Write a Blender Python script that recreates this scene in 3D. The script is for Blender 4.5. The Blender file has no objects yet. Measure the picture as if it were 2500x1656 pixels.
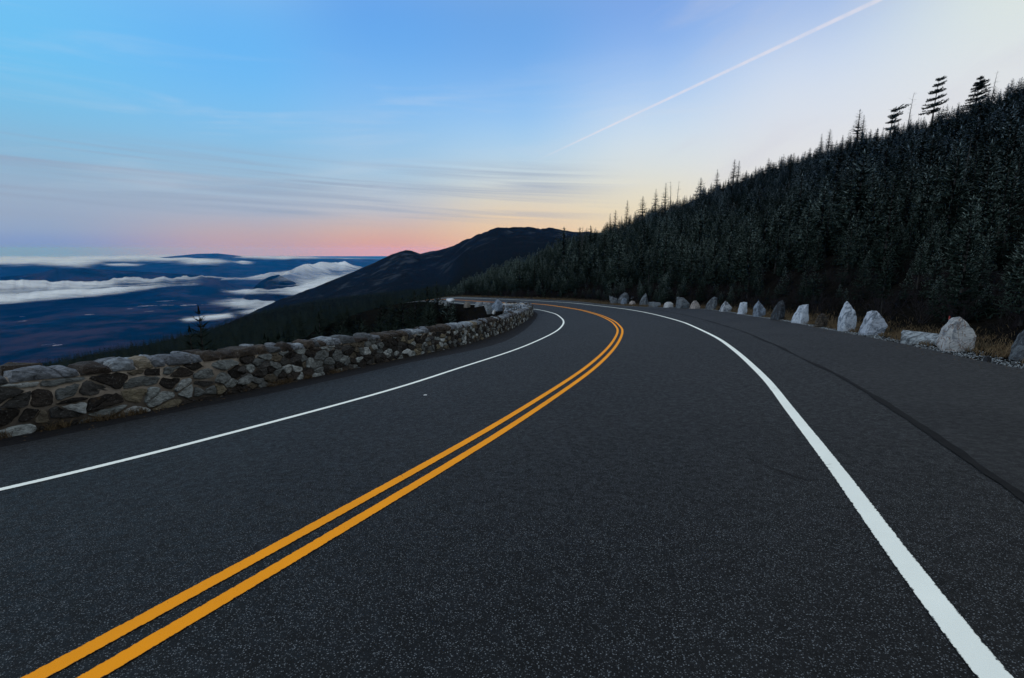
import bpy, bmesh, math, random
import numpy as np
from mathutils import Vector, Matrix, noise as mnoise

random.seed(7)
rng = np.random.default_rng(7)
D2R = math.pi / 180
scene = bpy.context.scene
C = scene.collection

# ------------------------------------------------------------------ camera
FPX, HORIZON, W0, H0 = 1250.0, 608.0, 2500.0, 1656.0
PITCH = math.atan((H0 / 2 - HORIZON) / FPX)
cam_d = bpy.data.cameras.new("camera")
cam_d.sensor_width = 36
cam_d.lens = 36 * FPX / W0
cam_d.clip_start = 0.1
cam_d.clip_end = 400000
cam = bpy.data.objects.new("camera", cam_d)
cam.location = (0, 0, 0)
cam.rotation_euler = (math.pi / 2 - PITCH, 0, 0)
C.objects.link(cam)
scene.camera = cam

# ------------------------------------------------------------------ colour management
vs = scene.view_settings
vs.view_transform = 'Standard'
vs.look = 'None'
vs.exposure = 0.0
vs.gamma = 1.0
scene.cycles.volume_bounces = 0
scene.cycles.max_bounces = 6
scene.cycles.diffuse_bounces = 2
scene.cycles.glossy_bounces = 2
scene.cycles.transparent_max_bounces = 12


def ray(px, py):
    """direction of a place in the view, x right, y ahead, z up"""
    a = (px - W0 / 2) / FPX
    b = (H0 / 2 - py) / FPX
    return np.array([a, math.cos(PITCH) + b * math.sin(PITCH), -math.sin(PITCH) + b * math.cos(PITCH)])


def azel(px, py):
    d = ray(px, py)
    return math.degrees(math.atan2(d[0], d[1])), d[2] / math.hypot(d[0], d[1])


def lin(c):
    return tuple(((v / 255) / 12.92 if v / 255 <= 0.04045 else ((v / 255 + 0.055) / 1.055) ** 2.4) for v in c)


# ------------------------------------------------------------------ world
world = bpy.data.worlds.new("World")
scene.world = world
world.use_nodes = True
nt = world.node_tree
nt.nodes.clear()
N = nt.nodes.new


def wl(a, b):
    nt.links.new(a, b)


def wmath(op, a, b=None, c=None, clamp=False):
    n = N('ShaderNodeMath')
    n.operation = op
    n.use_clamp = clamp
    for i, v in enumerate((a, b, c)):
        if v is None:
            continue
        if isinstance(v, (int, float)):
            n.inputs[i].default_value = v
        else:
            wl(v, n.inputs[i])
    return n.outputs[0]


def wmix(f, a, b):
    n = N('ShaderNodeMix')
    n.data_type = 'RGBA'
    if isinstance(f, (int, float)):
        n.inputs[0].default_value = f
    else:
        wl(f, n.inputs[0])
    for i, v in ((6, a), (7, b)):
        if isinstance(v, tuple):
            n.inputs[i].default_value = (*v, 1)
        else:
            wl(v, n.inputs[i])
    return n.outputs[2]


tc = N('ShaderNodeTexCoord')
sep = N('ShaderNodeSeparateXYZ')
wl(tc.outputs['Generated'], sep.inputs[0])
AZ = wmath('MULTIPLY', wmath('ARCTAN2', sep.outputs[0], sep.outputs[1]), 180 / math.pi)
EL = wmath('MULTIPLY', wmath('ARCSINE', sep.outputs[2]), 180 / math.pi)
# columns of the twilight sky: azimuth (deg, 0 = ahead), then (elevation deg, sRGB)
SKY = [
    (-43, [(-2, (120, 148, 206)), (0.6, (132, 156, 206)), (1.6, (146, 168, 200)), (4, (160, 176, 200)), (7, (144, 186, 216)), (11, (124, 194, 236)), (15, (112, 198, 248)), (22, (114, 194, 250)), (60, (206, 212, 220))]),
    (-27, [(-1, (176, 156, 178)), (0.7, (192, 164, 174)), (2.0, (186, 174, 184)), (3.6, (170, 182, 204)), (7, (156, 190, 216)), (11, (132, 196, 240)), (15.5, (112, 190, 250)), (22, (98, 180, 248)), (60, (206, 212, 220))]),
    (-14, [(-1, (214, 160, 158)), (0.5, (218, 164, 156)), (2.0, (212, 182, 172)), (3.8, (192, 192, 202)), (8.0, (168, 204, 228)), (14, (134, 194, 248)), (19, (108, 176, 244)), (25, (94, 162, 238)), (60, (206, 212, 220))]),
    (0, [(-1, (232, 178, 150)), (2.0, (236, 202, 166)), (4.5, (224, 212, 192)), (7, (206, 216, 220)), (10, (178, 212, 238)), (13.5, (150, 200, 248)), (18.5, (116, 176, 242)), (25, (98, 160, 230)), (60, (206, 212, 220))]),
    (14, [(-1, (232, 206, 170)), (3.5, (234, 220, 190)), (6, (228, 224, 208)), (8.5, (218, 226, 228)), (11.5, (208, 226, 242)), (15, (178, 210, 248)), (19.5, (138, 182, 242)), (25, (110, 158, 230)), (60, (206, 212, 220))]),
    (28, [(-1, (230, 220, 200)), (6, (228, 228, 226)), (10.5, (220, 226, 236)), (14, (214, 226, 242)), (17, (200, 218, 244)), (20, (172, 198, 238)), (23.5, (152, 184, 236)), (60, (206, 212, 220))]),
    (43, [(-1, (230, 220, 206)), (8, (226, 228, 232)), (14, (222, 230, 236)), (18, (220, 232, 230)), (21, (220, 230, 228)), (28, (200, 214, 228)), (60, (206, 212, 220))]),
]
EL0, EL1 = -2.0, 60.0
elf = wmath('DIVIDE', wmath('SUBTRACT', EL, EL0), EL1 - EL0, clamp=True)
cols = []
for az0, stops in SKY:
    r = N('ShaderNodeValToRGB')
    r.color_ramp.interpolation = 'B_SPLINE'
    wl(elf, r.inputs[0])
    els = r.color_ramp.elements
    while len(els) < len(stops):
        els.new(0.5)
    for e, (el, c) in zip(els, stops):
        e.position = (el - EL0) / (EL1 - EL0)
    for e, (el, c) in zip(els, stops):
        e.color = (*lin(c), 1)
    cols.append((az0, r.outputs[0]))
skycol = cols[0][1]
for (a0, _), (a1, c1) in zip(cols[:-1], cols[1:]):
    mr = N('ShaderNodeMapRange')
    mr.interpolation_type = 'SMOOTHSTEP'
    wl(AZ, mr.inputs[0])
    mr.inputs[1].default_value = a0
    mr.inputs[2].default_value = a1
    skycol = wmix(mr.outputs[0], skycol, c1)


# thin cirrus: noise on a stretched azimuth / elevation sheet
def streaks(sx, sy, scale, off, lo, hi, detail=6, dist=0.6):
    cmb = N('ShaderNodeCombineXYZ')
    wl(wmath('MULTIPLY', AZ, sx), cmb.inputs[0])
    wl(wmath('ADD', wmath('MULTIPLY', EL, sy), wmath('MULTIPLY', AZ, off)), cmb.inputs[1])
    n = N('ShaderNodeTexNoise')
    wl(cmb.outputs[0], n.inputs['Vector'])
    n.inputs['Scale'].default_value = scale
    n.inputs['Detail'].default_value = detail
    n.inputs['Roughness'].default_value = 0.55
    n.inputs['Distortion'].default_value = dist
    m = N('ShaderNodeMapRange')
    m.interpolation_type = 'SMOOTHSTEP'
    wl(n.outputs[0], m.inputs[0])
    m.inputs[1].default_value = lo
    m.inputs[2].default_value = hi
    return m.outputs[0]


def band(v, a, b, c, d):
    m1 = N('ShaderNodeMapRange'); m1.interpolation_type = 'SMOOTHSTEP'
    wl(v, m1.inputs[0]); m1.inputs[1].default_value = a; m1.inputs[2].default_value = b
    m2 = N('ShaderNodeMapRange'); m2.interpolation_type = 'SMOOTHSTEP'
    wl(v, m2.inputs[0]); m2.inputs[1].default_value = c; m2.inputs[2].default_value = d
    m2.inputs[3].default_value = 1; m2.inputs[4].default_value = 0
    return wmath('MULTIPLY', m1.outputs[0], m2.outputs[0])


s1 = wmath('MULTIPLY', streaks(0.03, 1.2, 1.0, 0.055, 0.38, 0.74, 6, 0.8), band(EL, 2.0, 4.0, 7.5, 10))
s1 = wmath('MULTIPLY', s1, band(AZ, -80, -60, 0, 16))
skycol = wmix(wmath('MULTIPLY', s1, 0.70), skycol, lin((150, 166, 192)))
s2 = wmath('MULTIPLY', streaks(0.05, 0.45, 1.0, -0.02, 0.48, 0.75), band(EL, 3, 6, 14, 20))
skycol = wmix(wmath('MULTIPLY', s2, 0.20), skycol, lin((216, 222, 232)))
s3 = wmath('MULTIPLY', streaks(0.05, 0.16, 1.3, -0.06, 0.50, 0.75, 5), band(AZ, 5, 20, 60, 90))
skycol = wmix(wmath('MULTIPLY', s3, 0.26), skycol, lin((206, 208, 222)))

# aircraft trail: a straight line through the sky
t1, t2 = ray(1285, 404), ray(2145, 0)
t1 /= np.linalg.norm(t1); t2 /= np.linalg.norm(t2)
tn = np.cross(t1, t2); tn /= np.linalg.norm(tn)


def wdot(v):
    n = N('ShaderNodeVectorMath'); n.operation = 'DOT_PRODUCT'
    wl(tc.outputs['Generated'], n.inputs[0]); n.inputs[1].default_value = tuple(float(q) for q in v)
    return n.outputs['Value']


wtrail = N('ShaderNodeMapRange')
wl(AZ, wtrail.inputs[0]); wtrail.inputs[1].default_value = 2; wtrail.inputs[2].default_value = 33
wtrail.inputs[3].default_value = 0.0018; wtrail.inputs[4].default_value = 0.0040
offp = wmath('ABSOLUTE', wdot(tn))
soft = N('ShaderNodeMapRange'); soft.interpolation_type = 'SMOOTHSTEP'
wl(wmath('DIVIDE', offp, wtrail.outputs[0]), soft.inputs[0])
soft.inputs[1].default_value = 0.35; soft.inputs[2].default_value = 1.05
soft.inputs[3].default_value = 1; soft.inputs[4].default_value = 0
along = band(AZ, 1.0, 10, 60, 80)
trail = wmath('MULTIPLY', wmath('MULTIPLY', soft.outputs[0], along), wmath('ADD', wmath('MULTIPLY', streaks(0.9, 0.9, 1.0, 0, 0.3, 0.7), 0.4), 0.55))
skycol = wmix(wmath('MULTIPLY', trail, 0.72), skycol, lin((232, 228, 238)))

nish = N('ShaderNodeTexSky')
nish.sky_type = 'NISHITA'
nish.sun_disc = False
nish.sun_elevation = 1.5 * D2R
nish.sun_rotation = 40 * D2R
nishs = N('ShaderNodeVectorMath'); nishs.operation = 'SCALE'
wl(nish.outputs[0], nishs.inputs[0]); nishs.inputs['Scale'].default_value = 0.10
skycol = wmix(0.05, skycol, nishs.outputs[0])
# below the horizon: dim ground colour
gm = N('ShaderNodeMapRange')
wl(EL, gm.inputs[0]); gm.inputs[1].default_value = -4; gm.inputs[2].default_value = -2.2
skycol = wmix(gm.outputs[0], (0.01, 0.03, 0.08), skycol)
bg = N('ShaderNodeBackground')
wl(skycol, bg.inputs[0]); bg.inputs[1].default_value = 1.0
wo = N('ShaderNodeOutputWorld')
wl(bg.outputs[0], wo.inputs[0])

# soft low light, the glow of the open western sky
sun_d = bpy.data.lights.new("sun", 'SUN')
sun_d.energy = 1.2
sun_d.angle = 25 * D2R
sun_d.color = (1.0, 0.97, 0.93)
sun = bpy.data.objects.new("sun", sun_d)
sun.rotation_euler = Vector((0.85, 0.30, -0.55)).to_track_quat('-Z', 'Y').to_euler()
C.objects.link(sun)


# ------------------------------------------------------------------ helpers
def tag(o, label=None, cat=None, group=None, kind=None):
    if label: o['label'] = label
    if cat: o['category'] = cat
    if group: o['group'] = group
    if kind: o['kind'] = kind
    return o


def link(o, parent=None):
    C.objects.link(o)
    if parent is not None:
        o.parent = parent
    return o


def mesh_obj(name, v, f, mat, parent=None, smooth=False, do_link=True):
    me = bpy.data.meshes.new(name)
    v = np.asarray(v, dtype=np.float32)
    f = np.asarray(f, dtype=np.int32)
    n = f.shape[1]
    me.vertices.add(len(v)); me.vertices.foreach_set('co', v.ravel())
    me.loops.add(f.size); me.loops.foreach_set('vertex_index', f.ravel())
    me.polygons.add(len(f))
    me.polygons.foreach_set('loop_start', np.arange(0, f.size, n, dtype=np.int32))
    me.update(calc_edges=True)
    me.validate()
    me.polygons.foreach_set('use_smooth', np.full(len(me.polygons), smooth))
    if mat:
        me.materials.append(mat)
    o = bpy.data.objects.new(name, me)
    if do_link:
        link(o, parent)
    return o


def py_obj(name, v, f, mat, parent=None, smooth=False):
    me = bpy.data.meshes.new(name)
    me.from_pydata([tuple(p) for p in v], [], f)
    me.update()
    me.polygons.foreach_set('use_smooth', np.full(len(me.polygons), smooth))
    if mat: me.materials.append(mat)
    o = bpy.data.objects.new(name, me)
    return link(o, parent)


def empty(name, loc=(0, 0, 0), rz=0):
    o = bpy.data.objects.new(name, None)
    o.empty_display_size = 0.3
    o.location = loc
    o.rotation_euler = (0, 0, rz)
    return link(o)


class Mat:
    """small wrapper for building node materials"""
    def __init__(s, name, rough=0.9, spec=0.3):
        s.m = bpy.data.materials.new(name)
        s.m.use_nodes = True
        s.t = s.m.node_tree
        s.b = s.t.nodes['Principled BSDF']
        s.b.inputs['Roughness'].default_value = rough
        s.b.inputs['Specular IOR Level'].default_value = spec

    def n(s, typ, **kw):
        n = s.t.nodes.new(typ)
        for k, v in kw.items():
            setattr(n, k, v)
        return n

    def l(s, a, b):
        s.t.links.new(a, b)

    def coord(s, kind='Object', scale=(1, 1, 1), rot=(0, 0, 0)):
        t = s.n('ShaderNodeTexCoord')
        out = t.outputs[kind]
        if any(rot):                       # turn first, then stretch
            m0 = s.n('ShaderNodeMapping')
            m0.inputs['Rotation'].default_value = rot
            s.l(out, m0.inputs[0]); out = m0.outputs[0]
        m = s.n('ShaderNodeMapping')
        m.inputs['Scale'].default_value = scale
        s.l(out, m.inputs[0])
        return m.outputs[0]

    def noise(s, co, scale, detail=4, rough=0.5, dist=0.0):
        n = s.n('ShaderNodeTexNoise')
        s.l(co, n.inputs['Vector'])
        n.inputs['Scale'].default_value = scale
        n.inputs['Detail'].default_value = detail
        n.inputs['Roughness'].default_value = rough
        n.inputs['Distortion'].default_value = dist
        return n.outputs[0]

    def voro(s, co, scale, feature='F1', out=0):
        n = s.n('ShaderNodeTexVoronoi', feature=feature)
        s.l(co, n.inputs['Vector'])
        n.inputs['Scale'].default_value = scale
        return n.outputs[out]

    def rng(s, v, a, b, c=0.0, d=1.0, smooth=True):
        n = s.n('ShaderNodeMapRange')
        if smooth: n.interpolation_type = 'SMOOTHSTEP'
        s.l(v, n.inputs[0])
        for i, q in enumerate((a, b, c, d)):
            n.inputs[i + 1].default_value = q
        return n.outputs[0]

    def math(s, op, a, b):
        n = s.n('ShaderNodeMath', operation=op)
        for i, v in enumerate((a, b)):
            if isinstance(v, (int, float)): n.inputs[i].default_value = v
            else: s.l(v, n.inputs[i])
        return n.outputs[0]

    def mix(s, f, a, b, mode='MIX'):
        n = s.n('ShaderNodeMix', data_type='RGBA', blend_type=mode)
        if isinstance(f, (int, float)): n.inputs[0].default_value = f
        else: s.l(f, n.inputs[0])
        for i, v in ((6, a), (7, b)):
            if isinstance(v, tuple): n.inputs[i].default_value = (*v[:3], 1)
            else: s.l(v, n.inputs[i])
        return n.outputs[2]

    def attr(s, name):
        n = s.n('ShaderNodeAttribute', attribute_name=name)
        return n

    def color(s, c):
        if isinstance(c, tuple): s.b.inputs['Base Color'].default_value = (*c[:3], 1)
        else: s.l(c, s.b.inputs['Base Color'])

    def bump(s, h, strength=0.5, dist=0.02):
        n = s.n('ShaderNodeBump')
        n.inputs['Strength'].default_value = strength
        n.inputs['Distance'].default_value = dist
        s.l(h, n.inputs['Height'])
        s.l(n.outputs[0], s.b.inputs['Normal'])


# numpy value noise
_perm = rng.random((256, 256))


def vnoise(x, y, seed=0):
    x = np.asarray(x, float) + seed * 17.31
    y = np.asarray(y, float) + seed * 9.73
    xi = np.floor(x).astype(int); yi = np.floor(y).astype(int)
    xf = x - xi; yf = y - yi
    u = xf * xf * (3 - 2 * xf); v = yf * yf * (3 - 2 * yf)
    g = lambda a, b: _perm[a % 256, b % 256]
    return ((g(xi, yi) * (1 - u) + g(xi + 1, yi) * u) * (1 - v) + (g(xi, yi + 1) * (1 - u) + g(xi + 1, yi + 1) * u) * v)


def fbm(x, y, oct=4, seed=0, gain=0.5):
    t = 0; a = 1; s = 0
    for i in range(oct):
        t = t + a * (vnoise(x * 2 ** i, y * 2 ** i, seed + i) - 0.5); s += a; a *= gain
    return t / s * 2


# ------------------------------------------------------------------ road surface (falls away and banks to the inside)
KN = np.array([0, 8, 16, 26, 40, 60, 90, 140.])
SL = np.array([-0.1221, -0.1169, -0.1106, -0.0988, -0.0752, -0.0406, -0.0027, 0.0])
TL = np.array([0.034, 0.0463, 0.0559, 0.0626, 0.062, 0.0545, 0.0101, 0.0007])
_ys = np.linspace(0, 160, 801)
_s = np.interp(_ys, KN, SL)
_zs = np.concatenate([[0], np.cumsum((_s[1:] + _s[:-1]) / 2 * np.diff(_ys))])
EYE = 1.399


def surf(x, y):
    x = np.asarray(x, float); y = np.asarray(y, float)
    z = -EYE + np.interp(y, _ys, _zs) + np.interp(y, KN, TL) * np.clip(x, -60, 60)
    far = np.maximum(0, y * 0.6 - x * 0.8 - 53.6)
    return z + np.where(y < 0, y * SL[0] * 0.6, 0) - 0.011 * np.minimum(far, 30) ** 2


_T = np.geomspace(1, 170, 1200)


def at(px, py, dz=0.0):
    """where the view ray meets the road surface raised by dz"""
    d = ray(px, py)
    p = d[None] * _T[:, None]
    g = p[:, 2] - surf(p[:, 0], p[:, 1]) - dz
    i = int((g < 0).argmax())
    if i == 0: i = len(_T) - 1
    w = g[i - 1] / (g[i - 1] - g[i])
    t = _T[i - 1] + (_T[i] - _T[i - 1]) * w
    return d * t


def spline(P, step=0.25, closed=False):
    """Catmull-Rom through 2D points, resampled evenly"""
    P = np.asarray(P, float)
    Q = np.vstack([2 * P[0] - P[1], P, 2 * P[-1] - P[-2]])
    out = []
    for i in range(1, len(Q) - 2):
        p0, p1, p2, p3 = Q[i - 1:i + 3]
        m = max(2, int(np.linalg.norm(p2 - p1) / 0.05))
        t = np.linspace(0, 1, m, endpoint=False)[:, None]
        out.append(0.5 * ((2 * p1) + (-p0 + p2) * t + (2 * p0 - 5 * p1 + 4 * p2 - p3) * t ** 2 + (-p0 + 3 * p1 - 3 * p2 + p3) * t ** 3))
    out = np.vstack(out + [P[-1:]])
    s = np.concatenate([[0], np.cumsum(np.linalg.norm(np.diff(out, axis=0), axis=1))])
    n = max(2, int(s[-1] / step))
    ss = np.linspace(0, s[-1], n)
    return np.stack([np.interp(ss, s, out[:, k]) for k in range(out.shape[1])], 1)


def smooth_path(P, it=40):
    P = P.copy()
    for _ in range(it):
        P[1:-1] = P[1:-1] * 0.5 + (P[:-2] + P[2:]) * 0.25
    return P


def normals2(P):
    t = np.gradient(P, axis=0)
    t /= np.linalg.norm(t, axis=1)[:, None] + 1e-9
    return np.stack([t[:, 1], -t[:, 0]], 1)   # to the right of travel


LINE_L = [(0, 1204), (200, 1151), (400, 1101.4), (550, 1061), (700, 1022), (850, 981.6), (1000, 939), (1118, 899.7), (1236.6, 861.8), (1295.7, 839.4), (1354.9, 811), (1372.6, 795.6), (1376, 785), (1369, 775.5), (1350, 764.8), (1300.4, 754.5)]
LINE_Y = [(154.6, 1656), (600, 1404.5), (900, 1232), (1200, 1058), (1260, 1020), (1388, 936.4), (1449.5, 891.4), (1496.8, 844), (1513.8, 811), (1508.6, 796.8), (1492, 782.6), (1459, 768.4), (1411.6, 756), (1345.4, 746), (1284, 740.7)]
LINE_R = [(2402, 1656), (2257, 1447), (2134, 1268.5), (2019, 1115), (1900, 965), (1882.7, 938), (1793, 855), (1729.6, 814.4), (1653, 782.5), (1576.5, 763.4), (1500, 751.4), (1400, 740.3), (1314, 735), (1230, 731)]


def world_line(pts, before=(), after=()):
    P = [at(*p)[:2] for p in pts]
    return smooth_path(spline(list(before) + P + list(after), 0.25), 28)


PL = world_line(LINE_L, before=[(-8.2, -12), (-6.9, -3), (-6.0, 2.0)], after=[(-1.4, 60.5), (-5.5, 67.5), (-10.2, 73.5), (-20, 80.5), (-40, 87.5)])
PY = world_line(LINE_Y, before=[(-4.8, -12), (-3.4, -3), (-2.5, 0)], after=[(-3.2, 70.0), (-9.0, 76.2), (-20, 83.6), (-40, 90.8)])
PR = world_line(LINE_R, before=[(-0.6, -12), (0.6, -3), (1.25, 0)], after=[(-6.8, 78.5), (-11, 81.0), (-20, 86.6), (-40, 94)])
EDGE_PX = [(2500, 903.5), (2407, 883), (2305.6, 863), (2191.5, 837.6), (2103, 820), (2001, 802), (1932, 787), (1831, 771.7), (1755, 759), (1653.5, 751), (1577, 750), (1476, 744), (1400, 736)]
EDGE = smooth_path(spline([(6.2, -20), (6.8, -8), (7.4, 0), (8.0, 4)] + [at(*p)[:2] for p in EDGE_PX] + [(4.6, 69.9), (-1.0, 76.0), (-7.2, 80.3), (-11, 83), (-20, 88.6), (-40, 96)], 0.5), 4)
ASPH_PX = [(0, 1092), (400, 1012), (700, 953), (1000, 885), (1236, 832), (1310, 775)]
ASPH = smooth_path(spline([(-9.0, -20), (-8.6, -8), (-8.0, -1), (-7.0, 3.5)] + [at(*p)[:2] for p in ASPH_PX] + [(2.2, 50.0), (0.9, 56.5), (-2.8, 62.6), (-6.6, 67.8), (-11, 72.4), (-20, 79), (-40, 86)], 0.5), 6)
WALL_PX = [(0, 1068), (200, 1032), (453, 986), (661, 940), (800, 912), (1000, 870), (1123, 844), (1236, 808), (1291, 778)]
WALLP = smooth_path(spline([(-9.9, -8), (-9.2, -2), (-8.1, 3.2)] + [at(*p)[:2] for p in WALL_PX] + [(1.9, 46.5), (1.75, 50.5), (0.9, 53.4), (-0.75, 54.9)], 0.1), 150)

# corridor polygon (paved ground)
POLY = np.vstack([ASPH, EDGE[::-1]])


def in_poly(x, y, poly):
    inside = np.zeros(x.shape, bool)
    x1, y1 = poly[:, 0], poly[:, 1]
    x2, y2 = np.roll(x1, -1), np.roll(y1, -1)
    for a, b, c, d in zip(x1, y1, x2, y2):
        if b == d: continue
        m = ((b > y) != (d > y)) & (x < (c - a) * (y - b) / (d - b) + a)
        inside ^= m
    return inside


def dist_line(x, y, P, chunk=20000):
    out = np.empty(x.shape)
    P = P[::2] if len(P) > 400 else P
    a = P[:-1]; ab = P[1:] - P[:-1]; L2 = (ab ** 2).sum(1)
    for i in range(0, len(x), chunk):
        q = np.stack([x[i:i + chunk], y[i:i + chunk]], 1)
        t = np.clip(((q[:, None] - a[None]) * ab[None]).sum(2) / L2[None], 0, 1)
        d = np.linalg.norm(q[:, None] - (a[None] + ab[None] * t[..., None]), axis=2)
        out[i:i + chunk] = d.min(1)
    return out


# ------------------------------------------------------------------ terrain profile by azimuth
def prof(pts):
    a = sorted(azel(*p) for p in pts)
    A = np.array([q[0] for q in a]); T = np.array([q[1] for q in a])
    return lambda az: np.interp(az, A, T)


CANOPY = prof([(1060, 690), (1110, 686), (1153, 672), (1199, 649), (1275, 621), (1330, 598), (1380, 575), (1420, 563), (1460, 552), (1500, 538), (1554, 515), (1605, 499), (1656, 482), (1707, 460), (1784, 428), (1860, 400), (1900, 383), (2000, 352), (2100, 321), (2200, 294), (2300, 264), (2400, 228), (2500, 180)])
SIL_A = prof([(-200, 960), (0, 905), (100, 880), (193, 859), (330, 832), (474, 801), (560, 778), (622, 757), (700, 741), (800, 725), (1000, 704), (1100, 692), (1200, 668), (1400, 620)])
SIL_M = prof([(-300, 1200), (193, 1000), (400, 860), (560, 785), (622, 757), (683, 729), (770, 697), (863, 660), (905, 643), (950, 622), (975, 612), (990, 608), (1005, 610), (1026, 617), (1045, 613), (1072, 608), (1110, 596), (1150, 583), (1195, 567), (1225, 558), (1250, 554), (1268, 559), (1290, 558), (1320, 563), (1350, 561), (1400, 568), (1500, 575)])
SIL_B = prof([(-200, 680), (0, 676), (60, 672), (110, 663), (140, 655), (165, 658), (200, 654), (240, 657), (280, 660), (330, 662), (430, 668), (520, 674), (600, 690), (680, 700)])
SIL_C = prof([(-200, 636), (0, 640), (250, 634), (380, 630), (440, 624), (480, 620), (530, 619), (560, 622), (600, 627), (640, 630), (700, 632), (800, 630), (860, 631), (925, 633), (1300, 632)])
SIL_D = prof([(480, 715), (560, 697), (640, 679), (680, 671), (705, 684), (740, 700), (800, 715), (950, 720)])
AZ_D0, AZ_D1 = azel(500, 700)[0], azel(930, 690)[0]
AZ_B1 = azel(620, 690)[0]

# farthest paved radius in each direction
_azg = np.arange(-180, 180.01, 0.5)
_rr = np.arange(2, 110, 0.5)
_gx = np.sin(_azg * D2R)[:, None] * _rr[None]; _gy = np.cos(_azg * D2R)[:, None] * _rr[None]
_ins = in_poly(_gx.ravel(), _gy.ravel(), POLY).reshape(_gx.shape)
_rmax = np.where(_ins & (_gx > -11), _rr[None], 0).max(1)
_rmax = np.maximum(_rmax, 4)
_k = 7
_rmax = np.convolve(np.concatenate([_rmax[-_k:], _rmax, _rmax[:_k]]), np.ones(2 * _k + 1) / (2 * _k + 1), 'valid')


def sstep(a, b, x):
    t = np.clip((x - a) / (b - a), 0, 1)
    return t * t * (3 - 2 * t)


VALLEY = -1000.0


def profile(az, r):
    r0 = np.interp(az, _azg, _rmax)
    x0, y0 = np.sin(az * D2R) * r0, np.cos(az * D2R) * r0
    z0 = surf(x0, y0)
    # right: hillside
    T = CANOPY(az)
    R1 = np.interp(az, [-8, -3, 2, 8, 15, 25, 35, 45, 60, 90], [125, 125, 135, 175, 200, 190, 160, 125, 100, 90])
    z1 = T * R1 - np.interp(az, [-6, 2, 8, 20, 45], [3.4, 4.0, 4.0, 3.4, 3.0])
    K = []
    t = np.clip((r - r0) / (R1 - r0), 0, 1)
    hill = z0 + (z1 - z0) * (t ** np.interp(az, [0, 15, 30, 45], [1.12, 1.2, 1.4, 1.5]))
    beyond = r > R1
    rise = np.interp(az, [-6, 3, 12, 30], [-0.10, -0.06, 0.0, 0.05])
    hill = np.where(beyond, z1 + np.clip(r - R1, 0, 500) * rise, hill)
    # mountain behind (right of view the hill hides it)
    RM = 2500.0
    zM = SIL_M(az) * RM - 4
    zR = zM
    hill_end = z1 + 400 * rise
    far_r = hill_end + (np.minimum(zM, SIL_M(np.full_like(az, 5.)) * RM) - hill_end) * sstep(R1 + 500, RM, r)
    right = np.where(r > R1 + 400, far_r, hill)
    # left: forested bench falling to the valley
    RA = np.interp(az, [-60, -42, -32, -26, -18, -8, 0, 5], [260, 340, 430, 560, 680, 700, 600, 500])
    zA = SIL_A(az) * RA - 4.0
    ra = r0 + 7; za = z0 - np.interp(az, [-60, -10, -4], [4.0, 4.0, 2.0])
    rb = r0 + 70; zb_ = za + (zA - za) * np.interp(az, [-60, -20, -5], [0.42, 0.34, 0.2])
    rB = np.full_like(az, 1300.); zB = np.interp(az, [-60, -40, -30, -26.5, -20, -10, 5], [-420, -400, -260, -175, -150, -120, -70])
    ks = [(r0, z0 - 0.1), (ra, za), (rb, zb_), (RA, zA), (rB, np.minimum(zB, zA - 15)), (np.full_like(az, RM), zM), (np.full_like(az, 3600.), np.minimum(-700, zM - 500)), (np.full_like(az, 5200.), np.full_like(az, VALLEY)), (np.full_like(az, 9e4), np.full_like(az, VALLEY))]
    left = np.where(r < r0, z0, 0.0)
    lr = np.log(np.maximum(r, 1))
    for (ra_, za_), (rb_, zb2) in zip(ks[:-1], ks[1:]):
        m = (r >= ra_) & (r < rb_)
        t = (lr - np.log(ra_)) / (np.log(rb_) - np.log(ra_))
        if ra_ is ks[4][0] or (np.ndim(ra_) and ra_ is rB):
            t = t * t * (3 - 2 * t) * 0.5 + t * 0.5
        # linear in r near, smoother far
        tl = (r - ra_) / (rb_ - ra_)
        left = np.where(m, za_ + (zb2 - za_) * tl, left)
    w = sstep(-8.5, -4.5, az)            # 1 = right side
    w = np.where(az > 120, 1 - sstep(150, 180, az) * 0.5, w)
    w = np.where(az < -120, 0.5 * sstep(-150, -180, az), w)
    z = left * (1 - w) + right * w
    # right of the mountain the far side also falls to the valley
    z = np.where((r > RM), z * (1 - sstep(RM, 5500, r)) + VALLEY * sstep(RM, 5500, r), z)
    return z, r0


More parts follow.
